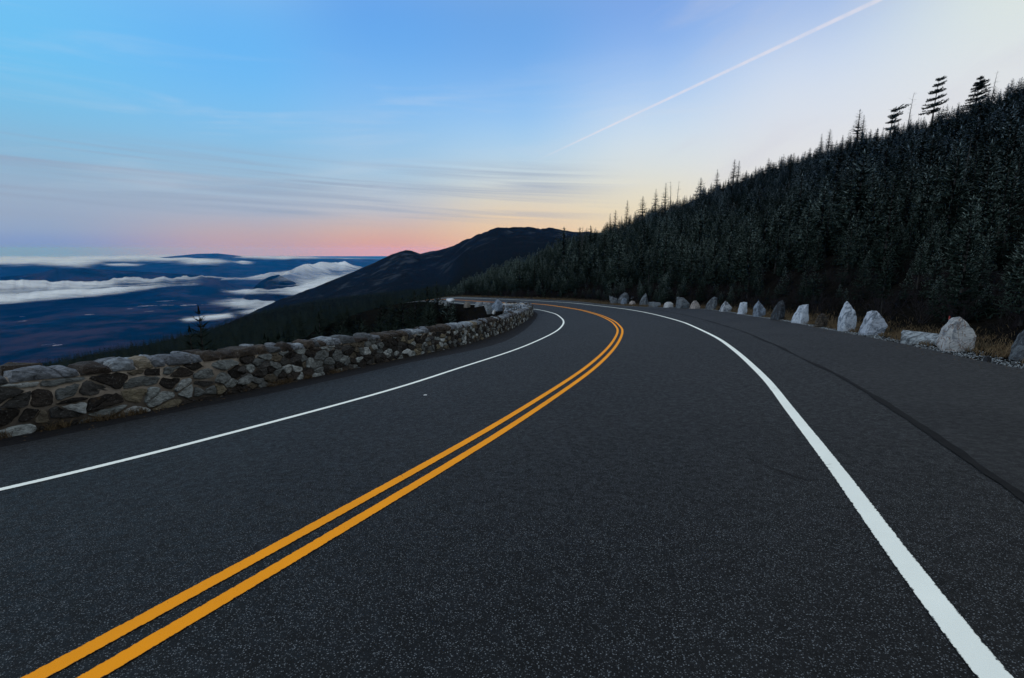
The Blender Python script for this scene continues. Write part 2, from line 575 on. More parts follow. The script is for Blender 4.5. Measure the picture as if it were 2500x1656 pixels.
def terrain(x, y):
    r = np.hypot(x, y)
    az = np.degrees(np.arctan2(x, y))
    z, r0 = profile(az, r)
    # rough ground
    z = z + fbm(x / 9, y / 9, 3, 3) * 0.35 * sstep(1.5, 12, r - r0) * (r < 400)
    z = z + fbm(x / 60, y / 60, 4, 5) * 2.2 * sstep(40, 200, r) * (1 - sstep(700, 1200, r)) * np.where(az > -6, 0.35, 1)
    ridge = 1 - np.abs(fbm(x / 420, y / 420, 5, 11, 0.55)) * 1.6
    amp = sstep(900, 2000, r) * (1 - sstep(3500, 5000, r))
    near_crest = 1 - 0.85 * np.exp(-((r - 2500) / 180) ** 2)
    z = z + (ridge - 0.75) * 42 * amp * near_crest
    z = z + fbm(x / 45, y / 45, 3, 21, 0.6) * 5 * amp * (0.35 + 0.65 * near_crest)
    # valley floor swells and distant ranges
    v = sstep(4500, 6500, r)
    z = z + (fbm(x / 2600, y / 2600, 4, 31) * 70 + 20) * v * (1 - 0.7 * sstep(12000, 20000, r))
    kb = np.clip((AZ_B1 - az) / 3, 0, 1)
    zb = SIL_B(az) * 14000 + fbm(x / 1200, y / 1200, 4, 41) * 10
    gb = np.exp(-((r - 14000) / 1500) ** 2)
    z = np.maximum(z, VALLEY + (zb - VALLEY) * gb * kb * (1 + (fbm(x / 1500, y / 1500, 4, 43) * 0.25) * (1 - gb)))
    zd = SIL_D(az) * 8600 + fbm(x / 700, y / 700, 3, 45) * 6
    gd = np.exp(-((r - 8600) / np.where(r < 8600, 1500, 1500)) ** 2)
    kd = sstep(AZ_D0, AZ_D0 + 6, az) * (1 - sstep(AZ_D1 - 1, AZ_D1 + 3, az))
    z = np.maximum(z, VALLEY + (zd - VALLEY) * gd * kd)
    zc = SIL_C(az) * 30000
    gc = np.exp(-((r - 30000) / 5000) ** 2)
    z = np.maximum(z, VALLEY + (zc - VALLEY) * gc * (1 + fbm(x / 5000, y / 5000, 4, 47) * 0.3 * (1 - gc)))
    return z, r, az, r0


def ground(x, y):
    """final ground height, road corridor included"""
    x = np.atleast_1d(np.asarray(x, float)); y = np.atleast_1d(np.asarray(y, float))
    z, r, az, r0 = terrain(x, y)
    near = r < 180
    if near.any():
        xn, yn = x[near], y[near]
        ins = in_poly(xn, yn, POLY)
        d = np.minimum(dist_line(xn, yn, ASPH), dist_line(xn, yn, EDGE))
        zs = surf(xn, yn)
        zt = z[near]
        pit = (~ins) & (r[near] < r0[near] - 0.5) & (az[near] < 30)
        zt = np.where(pit, zs - 0.42 * np.minimum(d, 7) + fbm(xn / 3, yn / 3, 3, 8) * 0.3, zt)
        w = sstep(0.6, 7.5, d)
        w = np.where(pit, sstep(0.3, 3, d), w)
        zz = zs * (1 - w) + zt * w - 0.03
        # right verge: lies a touch proud of the asphalt, a little rough
        zz = zz + fbm(xn / 0.7, yn / 0.7, 3, 77) * 0.05 * sstep(0.2, 1.2, d)
        z[near] = np.where(ins, zs - 0.08, zz)
    return z


# ------------------------------------------------------------------ terrain mesh
azs = np.concatenate([np.arange(-180, -56, 3.0), np.arange(-56, 56, 0.125), np.arange(56, 180, 3.0)])
rs = np.concatenate([[0.05, 0.6], np.geomspace(1.2, 200, 215), np.geomspace(200, 1800, 110)[1:], np.geomspace(1800, 5200, 120)[1:], np.geomspace(5200, 75000, 110)[1:]])
AA, RR = np.meshgrid(azs, rs, indexing='ij')
xs = (np.sin(AA * D2R) * RR).ravel(); ys = (np.cos(AA * D2R) * RR).ravel()
zs = ground(xs, ys)
na, nr = AA.shape
ii = np.arange(na); jj = np.arange(nr - 1)
I, J = np.meshgrid(ii, jj, indexing='ij')
I2 = (I + 1) % na
quads = np.stack([I * nr + J, I * nr + J + 1, I2 * nr + J + 1, I2 * nr + J], -1).reshape(-1, 4)[:, ::-1]

gm_ = Mat('forest floor and far hills', 1.0, 0.0)
co = gm_.coord('Object')
n_big = gm_.noise(co, 0.012, 6, 0.6)
n_mid = gm_.noise(co, 0.25, 5, 0.6)
n_far = gm_.noise(gm_.coord('Object', (1, 1, 0.2)), 0.0013, 10, 0.68, 0.3)
n_fine = gm_.noise(co, 6.0, 5, 0.65)
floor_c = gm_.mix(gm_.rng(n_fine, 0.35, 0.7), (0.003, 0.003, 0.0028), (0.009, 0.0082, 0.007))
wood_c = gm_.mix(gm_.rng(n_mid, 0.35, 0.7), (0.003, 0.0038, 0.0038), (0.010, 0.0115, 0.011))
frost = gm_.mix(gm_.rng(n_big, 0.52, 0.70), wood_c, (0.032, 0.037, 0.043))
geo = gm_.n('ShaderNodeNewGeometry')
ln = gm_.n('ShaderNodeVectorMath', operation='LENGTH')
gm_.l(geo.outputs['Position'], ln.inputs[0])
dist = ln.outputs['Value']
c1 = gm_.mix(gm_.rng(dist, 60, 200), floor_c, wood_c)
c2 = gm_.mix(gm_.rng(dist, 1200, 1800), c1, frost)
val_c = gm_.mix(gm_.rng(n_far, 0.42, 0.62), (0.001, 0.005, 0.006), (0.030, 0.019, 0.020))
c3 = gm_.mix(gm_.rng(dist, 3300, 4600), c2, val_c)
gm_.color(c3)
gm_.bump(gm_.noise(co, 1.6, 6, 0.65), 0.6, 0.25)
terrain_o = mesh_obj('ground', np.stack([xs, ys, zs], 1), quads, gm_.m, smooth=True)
tag(terrain_o, kind='structure')
print('terrain', len(xs))

# ------------------------------------------------------------------ asphalt
def asphalt(name, dark, light, speck, seed, patch=0.5):
    m = Mat(name, 0.72, 0.4)
    co = m.coord('Object')
    warp = m.n('ShaderNodeVectorMath', operation='ADD'); m.l(co, warp.inputs[0]); warp.inputs[1].default_value = (seed, seed * 2, 0)
    co = warp.outputs[0]
    v = m.n('ShaderNodeTexVoronoi', feature='F1'); m.l(co, v.inputs['Vector']); v.inputs['Scale'].default_value = 140
    wn = m.n('ShaderNodeTexWhiteNoise', noise_dimensions='3D'); m.l(v.outputs['Position'], wn.inputs['Vector'])
    stone = m.rng(wn.outputs['Value'], 0.45, 1.0, 0, 1, False)
    core = m.rng(v.outputs['Distance'], 0.25, 0.55, 1, 0)
    sp = m.math('MULTIPLY', m.math('POWER', stone, 1.8), core)
    tone = m.rng(m.noise(co, 0.35, 5, 0.6), 0.3, 0.7)
    tone2 = m.rng(m.noise(co, 14, 4, 0.7), 0.25, 0.75)
    base = m.mix(tone, dark, light)
    base = m.mix(m.math('MULTIPLY', tone2, 0.25), base, tuple(q * 0.55 for q in dark))
    # dark stains and rubbed-in tyre marks
    st = m.rng(m.noise(m.coord('Object', (0.9, 0.25, 1), (0, 0, 0.2 + seed)), 0.8, 6, 0.65, 0.5), 0.60, 0.78)
    base = m.mix(m.math('MULTIPLY', st, patch), base, tuple(q * 0.5 for q in dark))
    col = m.mix(m.math('MULTIPLY', sp, 0.85), base, speck)
    m.color(col)
    hgt = m.math('ADD', m.math('MULTIPLY', core, 1.0), m.math('MULTIPLY', m.noise(co, 220, 3, 0.7), 0.6))
    m.bump(hgt, 0.5, 0.003)
    rg = m.rng(tone2, 0, 1, 0.62, 0.85)
    m.l(rg, m.b.inputs['Roughness'])
    m.b.inputs['Specular IOR Level'].default_value = 0.15
    return m.m


mat_road = asphalt('worn dark asphalt', (0.0046, 0.0046, 0.0045), (0.0092, 0.0092, 0.0090), (0.20, 0.215, 0.225), 0)
mat_apron = asphalt('older brown grey asphalt', (0.0085, 0.0086, 0.0088), (0.017, 0.017, 0.0168), (0.10, 0.105, 0.11), 3, 0.9)


def strip_mesh(name, A, B, n_across, dz, mat, kind='structure', parent=None, step=None):
    """sheet between two polylines, draped on the road surface"""
    m = max(len(A), len(B)) if step is None else step
    def rs_(P):
        s = np.concatenate([[0], np.cumsum(np.linalg.norm(np.diff(P, axis=0), axis=1))])
        return np.stack([np.interp(np.linspace(0, s[-1], m), s, P[:, k]) for k in range(2)], 1)
    A2, B2 = rs_(A), rs_(B)
    t = np.linspace(0, 1, n_across)[None, :, None]
    P = A2[:, None] * (1 - t) + B2[:, None] * t
    x, y = P[..., 0], P[..., 1]
    z = surf(x, y) + dz
    v = np.stack([x, y, z], -1).reshape(-1, 3)
    I, J = np.meshgrid(np.arange(m - 1), np.arange(n_across - 1), indexing='ij')
    f = np.stack([I * n_across + J, I * n_across + J + 1, (I + 1) * n_across + J + 1, (I + 1) * n_across + J], -1).reshape(-1, 4)
    # face up
    a, b, c = v[f[0][0]], v[f[0][1]], v[f[0][2]]
    if np.cross(b - a, c - a)[2] < 0: f = f[:, ::-1]
    o = mesh_obj(name, v, f, mat, parent, True)
    if kind: tag(o, kind=kind)
    return o


def ragged(P, amp, seed, freq=1.5):
    n = normals2(P)
    s = np.concatenate([[0], np.cumsum(np.linalg.norm(np.diff(P, axis=0), axis=1))])
    return P + n * (fbm(s * freq, s * 0 + seed, 4, seed) * amp)[:, None]


fineA = ragged(spline(ASPH[::4], 0.12), 0.05, 2)
fineE = ragged(spline(EDGE[::4], 0.12), 0.07, 5)
strip_mesh('road', fineA, fineE, 34, 0.0, mat_road, step=900)

# newer seam, the lay-by beyond it
SEAM_PX = [(2500, 1217), (2458, 1188), (2346, 1112), (2266, 1052), (2190, 1005), (2114, 956), (2103, 950), (2021.7, 903.5), (1951, 873), (1900, 845), (1866, 832.5), (1820, 812), (1760, 793), (1690, 774), (1640, 763), (1590, 755)]
_s0, _s1 = at(*SEAM_PX[0])[:2], at(*SEAM_PX[2])[:2]
_sd = (_s0 - _s1) / np.linalg.norm(_s0 - _s1)
SEAM = smooth_path(spline([_s0 + _sd * 12, _s0 + _sd * 6, _s0 + _sd * 2] + [at(*p)[:2] for p in SEAM_PX], 0.12), 60)
e_i = int(np.argmin(np.linalg.norm(fineE - SEAM[-1], axis=1)))
s_j = int(np.argmin(np.abs(fineE[:, 1] - SEAM[0, 1])))
strip_mesh('lay_by', ragged(SEAM, 0.03, 9), fineE[s_j:e_i], 26, 0.004, mat_apron, step=700)
seam_m = Mat('tar seam', 0.9, 0.12)
seam_m.color(seam_m.mix(seam_m.rng(seam_m.noise(seam_m.coord('Object'), 9, 5), 0.35, 0.65), (0.0040, 0.0040, 0.0043), (0.0078, 0.0078, 0.0080)))
nS = normals2(SEAM)
sw = (0.016 + 0.040 * (fbm(np.arange(len(SEAM)) / 9.0, np.arange(len(SEAM)) * 0 + 3, 4, 4) + 0.4).clip(0))[:, None]
strip_mesh('tar_seam', ragged(SEAM - nS * sw, 0.02, 11, 3), ragged(SEAM + nS * sw, 0.02, 12, 3), 3, 0.008, seam_m.m)


# painted lines
def paint(name, c, wear, dirt):
    m = Mat(name, 0.75, 0.12)
    co = m.coord('Object')
    n1 = m.noise(co, 60, 6, 0.7)
    n2 = m.noise(co, 2.0, 4, 0.6)
    w = m.math('MULTIPLY', m.rng(n1, wear, wear + 0.08), 1.0)
    tone = m.mix(m.rng(n2, 0.3, 0.7), c, tuple(q * dirt for q in c))
    # fine crazing
    cr = m.n('ShaderNodeTexVoronoi', feature='DISTANCE_TO_EDGE'); m.l(m.coord('Object', (1, 1, 1)), cr.inputs['Vector']); cr.inputs['Scale'].default_value = 2.3
    crk = m.math('MULTIPLY', m.rng(cr.outputs['Distance'], 0.0, 0.008, 1, 0), m.rng(n2, 0.60, 0.68))
    tone = m.mix(m.math('MULTIPLY', crk, 0.8), tone, (0.03, 0.03, 0.03))
    ed = m.attr('edge').outputs['Fac']
    chip = m.rng(m.math('ADD', m.math('MULTIPLY', ed, 1.0), m.math('MULTIPLY', m.math('SUBTRACT', m.noise(co, 38, 5, 0.7), 0.5), 1.1)), 0.84, 1.02)
    w = m.math('MAXIMUM', w, chip)
    m.color(m.mix(w, tone, (0.016, 0.017, 0.018)))
    m.bump(m.noise(co, 150, 3, 0.6), 0.4, 0.003)
    return m.m


mat_yel = paint('yellow road paint', (0.93, 0.315, 0.003), 0.64, 0.9)
mat_wht = paint('white road paint', (0.86, 0.86, 0.76), 0.71, 0.94)


def line(name, P, off, width, mat, seed):
    P = spline(P[::4], 0.04)
    n = normals2(P)
    P = P + n * off
    a = ragged(P - n * width / 2, 0.0013, seed, 6)
    b = ragged(P + n * width / 2, 0.0013, seed + 1, 6)
    o = strip_mesh(name, a, b, 7, 0.005, mat)
    e_ = np.tile(np.abs(np.linspace(-1, 1, 7)) ** 2, len(o.data.vertices) // 7)
    o.data.attributes.new('edge', 'FLOAT', 'POINT').data.foreach_set('value', e_.astype(np.float32))
    # lie 4-9 mm above the asphalt everywhere, lay-by included
    return o


line('white_line', PL, 0, 0.115, mat_wht, 1)
line('white_line', PR, 0, 0.120, mat_wht, 3)
line('yellow_line', PY, -0.108, 0.102, mat_yel, 5)
line('yellow_line', PY, 0.108, 0.102, mat_yel, 7)

# skid marks rubbed into the lane
def mark(pxs, w, seed):
    P = spline([at(*p)[:2] for p in pxs], 0.04)
    n = normals2(P)
    s = np.linspace(0, 1, len(P))
    ww = (w * (0.35 + 0.65 * s) * np.minimum(1, (1 - s) * 12 + 0.15))[:, None]
    m = Mat('rubber mark', 0.85, 0.2)
    m.color((0.012, 0.011, 0.011))
    tr = m.n('ShaderNodeBsdfTransparent'); mx = m.n('ShaderNodeMixShader')
    cov = m.rng(m.noise(m.coord('Object'), 30, 5, 0.7), 0.35, 0.7, 0.2, 0.75)
    m.l(cov, mx.inputs[0]); m.l(tr.outputs[0], mx.inputs[1]); m.l(m.b.outputs[0], mx.inputs[2])
    m.l(mx.outputs[0], m.t.nodes['Material Output'].inputs[0])
    strip_mesh('skid_mark', ragged(P - n * ww, 0.01, seed, 5), ragged(P + n * ww, 0.01, seed + 1, 5), 3, 0.004, m.m)


mark([(1830, 1122), (1880, 1142), (1930, 1160), (1988, 1178)], 0.022, 1)
mark([(2215, 1315), (2250, 1326), (2292, 1343)], 0.014, 2)

# dark earth gutter along the wall
def dirt(name, a, b, c=None):
    m = Mat(name, 0.95, 0.15)
    co = m.coord('Object')
    col = m.mix(m.rng(m.noise(co, 14, 6, 0.7), 0.35, 0.65), a, b)
    if c:
        col = m.mix(m.rng(m.noise(co, 60, 4, 0.7), 0.62, 0.72), col, c)
    m.color(col)
    m.bump(m.noise(co, 40, 5, 0.7), 0.7, 0.02)
    return m.m


WALL_IN = WALLP - normals2(WALLP) * 0.30
k_end = int(np.argmin(np.linalg.norm(ASPH - np.array(WALLP[-1]), axis=1)))
gut = strip_mesh('gutter', spline(ASPH[:k_end + 1:2], 0.2), WALL_IN[::2], 9, -0.006, dirt('black earth gutter', (0.006, 0.006, 0.007), (0.014, 0.013, 0.013), (0.03, 0.02, 0.012)), step=500)
gv = gut.data.vertices
for v in gv:
    v.co.z += 0.022 * (mnoise.noise(Vector((v.co.x * 2, v.co.y * 2, 0)))) - 0.004

# ------------------------------------------------------------------ stone guard wall
WSTEP = 0.1
ws = np.concatenate([[0], np.cumsum(np.linalg.norm(np.diff(WALLP, axis=0), axis=1))])
wn = normals2(WALLP)           # points right = to the road
WLEN = ws[-1]
wz = surf(WALLP[:, 0], WALLP[:, 1])
WALL_T = 0.52
CORE_H = 0.73


def wall_pt(s, side, out, h):
    """s along, side +1 road face / -1 valley face, out proud of the face, h above the road"""
    p = np.array([np.interp(s, ws, WALLP[:, 0]), np.interp(s, ws, WALLP[:, 1])])
    n = np.array([np.interp(s, ws, wn[:, 0]), np.interp(s, ws, wn[:, 1])]); n /= np.linalg.norm(n)
    z = np.interp(s, ws, wz)
    off = (0 if side > 0 else -WALL_T) + out * side
    q = p + n * off
    return (q[0], q[1], z + h)


wall = empty('stone_wall', (float(WALLP[60, 0]), float(WALLP[60, 1]), float(wz[60])))
tag(wall, 'long curving roadside guard wall of mortared brown and grey rubble stone along the left lane', 'wall')


def parent_keep(o, par):
    o.parent = par
    o.matrix_parent_inverse = Matrix.Translation(-Vector(par.location))


mortar = Mat('sandy lime mortar', 0.95, 0.1)
co = mortar.coord('Object')
mc = mortar.mix(mortar.rng(mortar.noise(co, 5, 5, 0.6), 0.35, 0.7), (0.30, 0.255, 0.21), (0.46, 0.40, 0.34))
mg = mortar.attr('grime')
mc = mortar.mix(mortar.math('MULTIPLY', mg.outputs['Fac'], 0.93), mc, (0.02, 0.017, 0.015))
mortar.color(mc)
mortar.bump(mortar.noise(co, 40, 6, 0.7), 0.8, 0.02)

# core: profile swept along the path
prof_pts = [(1, -0.02, -0.3), (1, -0.012, 0.0), (1, -0.008, 0.25), (1, -0.008, 0.5), (1, -0.004, CORE_H), (1, -0.10, CORE_H + 0.05), (-1, -0.10, CORE_H + 0.05), (-1, 0, CORE_H), (-1, 0, 0.2), (-1, 0, -0.7), (-1, 0.05, -1.6)]
s_vis = max(0.0, float(ws[np.argmin(np.hypot(WALLP[:, 0] + 8.1, WALLP[:, 1] - 3.2))]) - 4)
sv = np.arange(0, WLEN, 0.12)
v = []; gr = []
for s in sv:
    for k, (sd, out, h) in enumerate(prof_pts):
        jo = 0.018 * mnoise.noise(Vector((s * 3, k * 1.7, 0)))
        v.append(wall_pt(s, sd, out + jo, h + (0.02 * mnoise.noise(Vector((s * 2.5, k, 5))) if h > 0.6 else 0)))
        g = 1 - sstep(0.15, 0.65, np.array(h + 0.22 * mnoise.noise(Vector((s * 0.7, h * 2, 9))) - 0.45 * sstep(s_vis + 9, s_vis + 14, np.array(s)) + 0.10))  # mortar darker towards the foot, reaching higher farther along the wall
        if h > 0.7: g = 0.15 + 0.2 * mnoise.noise(Vector((s, 3, 3)))
        gr.append(float(np.clip(g, 0, 1)))
K = len(prof_pts)
f = [(i * K + k, i * K + k + 1, (i + 1) * K + k + 1, (i + 1) * K + k) for i in range(len(sv) - 1) for k in range(K - 1)]
f += [(0, 1, 8, 9), (1, 2, 7, 8), (2, 3, 4, 7), (4, 5, 6, 7)]
e0 = (len(sv) - 1) * K
f += [tuple(e0 + q for q in t[::-1]) for t in [(0, 1, 8, 9), (1, 2, 7, 8), (2, 3, 4, 7), (4, 5, 6, 7)]]
core = py_obj('mortar', v, f, mortar.m, None, True)
at_ = core.data.attributes.new('grime', 'FLOAT', 'POINT')
at_.data.foreach_set('value', gr)
parent_keep(core, wall)


def clip_poly(poly, a, b, c):
    """keep a*x+b*y<=c"""
    out = []
    for i in range(len(poly)):
        p, q = poly[i], poly[(i + 1) % len(poly)]
        dp, dq = a * p[0] + b * p[1] - c, a * q[0] + b * q[1] - c
        if dp <= 0: out.append(p)
        if (dp < 0) != (dq < 0) and dp != dq:
            t = dp / (dp - dq)
            out.append((p[0] + (q[0] - p[0]) * t, p[1] + (q[1] - p[1]) * t))
    return out


def rubble_cells(s0, s1, h0, h1, rows, seed, mean):
    """random rubble pattern: Voronoi cells of jittered rows, stretched along the wall"""
    R = random.Random(seed)
    seeds = []
    for r_ in range(-1, rows + 1):
        hh = h0 + (h1 - h0) * (r_ + 0.5) / rows
        s = s0 - 0.6 + R.random() * mean
        while s < s1 + 0.6:
            seeds.append((s, hh + R.uniform(-0.5, 0.5) * (h1 - h0) / rows))
            s += mean * R.choice([0.35, 0.5, 0.8, 1.0, 1.3, 1.9])
    A = np.array(seeds); A2 = A.copy(); A2[:, 1] *= 1.8
    cells = []
    for i, (s, h) in enumerate(seeds):
        if not (s0 - 0.1 <= s <= s1 + 0.1) or h < h0 - 0.05 or h > h1 + 0.05: continue
        d = np.linalg.norm(A2 - A2[i], axis=1)
        nb = np.argsort(d)[1:16]
        poly = [(s - 1, h - 0.5), (s + 1, h - 0.5), (s + 1, h + 0.5), (s - 1, h + 0.5)]
        for j in nb:
            # bisector in the stretched metric
            ax, ay = A2[i]; bx, by = A2[j]
            nx, ny = bx - ax, by - ay
            c = (bx * bx + by * by - ax * ax - ay * ay) / 2
            poly = clip_poly(poly, nx, ny * 1.8, c)
            if len(poly) < 3: break
        poly = clip_poly(poly, 0, -1, -h0) if len(poly) > 2 else poly
        poly = clip_poly(poly, 0, 1, h1) if len(poly) > 2 else poly
        if len(poly) >= 3: cells.append(poly)
    return cells


PAL = [((0.015, 0.0125, 0.011), 4.5), ((0.026, 0.021, 0.018), 3), ((0.045, 0.044, 0.043), 3), ((0.11, 0.12, 0.12), 3), ((0.20, 0.22, 0.22), 3.2), ((0.30, 0.32, 0.32), 1.8), ((0.15, 0.13, 0.09), 1.2), ((0.08, 0.068, 0.05), 1.5)]


def pick(R, pal=PAL):
    t = R.random() * sum(w for _, w in pal)
    for c, w in pal:
        t -= w
        if t <= 0: return c
    return pal[-1][0]


def stone_mat(name, bump=0.9):
    m = Mat(name, 0.85, 0.25)
    at_ = m.attr('tint')
    co = m.coord('Object')
    rot = m.coord('Object', (1, 1, 2.8), (0.5, 0.3, 0.2))
    n1 = m.noise(rot, 9, 7, 0.72, 0.8)
    n2 = m.noise(co, 38, 6, 0.75)
    n3 = m.noise(co, 4, 4, 0.6, 0.5)
    v_ = m.rng(n1, 0.3, 0.7, 0.35, 1.8)
    vm = m.n('ShaderNodeVectorMath', operation='SCALE'); m.l(at_.outputs['Color'], vm.inputs[0]); m.l(v_, vm.inputs['Scale'])
    c = m.mix(m.math('MULTIPLY', m.rng(n2, 0.56, 0.68), 0.45), vm.outputs[0], (0.30, 0.31, 0.31))
    c = m.mix(m.math('MULTIPLY', m.rng(n2, 0.44, 0.34), 0.55), c, (0.012, 0.010, 0.009))
    c = m.mix(m.math('MULTIPLY', m.rng(n3, 0.62, 0.75), 0.35), c, (0.12, 0.075, 0.035))
    m.color(c)
    m.bump(m.math('ADD', n1, m.math('MULTIPLY', n2, 0.5)), bump, 0.035)
    return m.m


mat_stone = stone_mat('mixed field stone')


def build_facing(name, cells, side, seed, gap, proud):
    R = random.Random(seed)
    V, F, T = [], [], []
    for poly in cells:
        P = np.array(poly)
        c = P.mean(0)
        if np.ptp(P[:, 0]) < 0.05 or np.ptp(P[:, 1]) < 0.04: continue
        near = c[0] < 26
        m = 20 if near else 10
        # resample the outline
        Q = np.vstack([P, P[:1]]); L = np.concatenate([[0], np.cumsum(np.linalg.norm(np.diff(Q, axis=0), axis=1))])
        if L[-1] < 0.25: continue
        q = np.stack([np.interp(np.linspace(0, L[-1], m, endpoint=False), L, Q[:, k]) for k in range(2)], 1)
        for _ in range(1):
            q = q * 0.72 + (np.roll(q, 1, 0) + np.roll(q, -1, 0)) * 0.14
        g = gap * R.uniform(0.6, 1.6) * (1.75 if c[0] < s_mid else 0.65)
        wd = np.ptp(q[:, 0]); hg = np.ptp(q[:, 1])
        sc = np.array([max(0.5, 1 - 2 * g / max(wd, .01)), max(0.4, 1 - 2 * g / max(hg, .01))])
        q = c + (q - c) * sc
        ja = R.random() * 50
        q += np.array([[mnoise.noise(Vector((x * 14, y * 14, ja))), mnoise.noise(Vector((x * 14, y * 14, ja + 9)))] for x, y in q]) * 0.026
        dep = proud * R.uniform(0.35, 1.5)
        tilt = (R.uniform(-0.12, 0.12), R.uniform(-0.15, 0.15))
        b = len(V)
        rings = [(1.0, -0.03), (1.01, dep * 0.5), (0.975, dep * 0.92), (0.88, dep * 1.05), (0.55, dep * 1.08), (0.25, dep * 1.10)]
        for sc_, d_ in rings:
            for x, y in q:
                xx = c[0] + (x - c[0]) * sc_; yy = c[1] + (y - c[1]) * sc_
                nz = mnoise.fractal(Vector((xx * 10, yy * 10, ja)), 0.8, 2.0, 4) * 0.022 if d_ > 0 else 0
                V.append(wall_pt(xx, side, max(-0.03, d_ + nz + (tilt[0] * (xx - c[0]) + tilt[1] * (yy - c[1])) * (d_ > 0)), yy))
        V.append(wall_pt(c[0], side, dep * 1.22, c[1]))
        for r_ in range(len(rings) - 1):
            for k in range(m):
                a0 = b + r_ * m + k; a1 = b + r_ * m + (k + 1) % m
                F.append((a0, a1, a1 + m, a0 + m) if side > 0 else (a1, a0, a0 + m, a1 + m))
        for k in range(m):
            t = (b + (len(rings) - 1) * m + k, b + (len(rings) - 1) * m + (k + 1) % m, b + len(rings) * m)
            F.append(t if side > 0 else t[::-1])
        col = pick(R)
        j_ = R.uniform(0.75, 1.3)
        T += [tuple(q_ * j_ for q_ in col)] * (len(rings) * m + 1)
    o = py_obj(name, V, F, mat_stone, None, True)
    ca = o.data.color_attributes.new('tint', 'FLOAT_COLOR', 'POINT')
    ca.data.foreach_set('color', np.array([(*t, 1) for t in T], dtype=np.float32).ravel())
    parent_keep(o, wall)
    return o


s_vis = max(0.0, float(ws[np.argmin(np.hypot(WALLP[:, 0] + 8.1, WALLP[:, 1] - 3.2))]) - 4)
s_mid = s_vis + 4 + 7.5
cells = rubble_cells(s_vis - 6, s_mid, -0.06, CORE_H - 0.01, 4, 3, 0.40) + rubble_cells(s_mid, WLEN - 0.05, -0.06, CORE_H - 0.01, 5, 4, 0.29)
cells = [c for c in cells if min(p[0] for p in c) > 0.02 and max(p[0] for p in c) < WLEN]
build_facing('face_stones', cells, 1, 5, 0.013, 0.032)
cells_b = rubble_cells(WLEN - 22, WLEN - 0.05, -0.7, CORE_H, 7, 13, 0.27)
cells_b = [c for c in cells_b if max(p[0] for p in c) < WLEN]
PAL_SAVE = PAL[:]
PAL[:] = [((0.12, 0.14, 0.16), 3), ((0.20, 0.22, 0.25), 3), ((0.28, 0.30, 0.34), 2), ((0.06, 0.06, 0.065), 2)]
build_facing('rear_stones', cells_b, -1, 8, 0.02, 0.06)
PAL[:] = PAL_SAVE


# convex rock from a point cloud
def hull_rock(pts, sub=2, amp=0.02, freq=3.0, seed=0.0, jitter=0.25):
    bm = bmesh.new()
    for p in pts: bm.verts.new(p)
    r_ = bmesh.ops.convex_hull(bm, input=bm.verts)
    junk = [g for g in r_['geom_interior'] + r_['geom_unused'] if isinstance(g, bmesh.types.BMVert) and g.is_valid]
    if junk: bmesh.ops.delete(bm, geom=list(set(junk)), context='VERTS')
    bmesh.ops.dissolve_limit(bm, angle_limit=0.12, verts=bm.verts, edges=bm.edges)
    bmesh.ops.bevel(bm, geom=list(bm.edges), offset=max(0.003, amp * 0.2), segments=1, affect='EDGES', clamp_overlap=True)
    bmesh.ops.triangulate(bm, faces=bm.faces)
    for _ in range(sub):
        bmesh.ops.subdivide_edges(bm, edges=[e for e in bm.edges if e.calc_length() > amp * 1.2], cuts=1, use_grid_fill=True)
        bmesh.ops.triangulate(bm, faces=bm.faces)
    bm.normal_update()
    for v in bm.verts:
        p = v.co
        n = mnoise.fractal(Vector((p.x * freq, p.y * freq, p.z * freq * 1.6)) + Vector((seed, seed * 2, 0)), 0.8, 2.1, 5)
        lay = mnoise.noise(Vector((p.x * 1.2 + seed, p.y * 1.2, p.z * freq * 5)))
        v.co = p + v.normal * (n * amp + lay * amp * 0.0)
    bm.normal_update()
    return bm


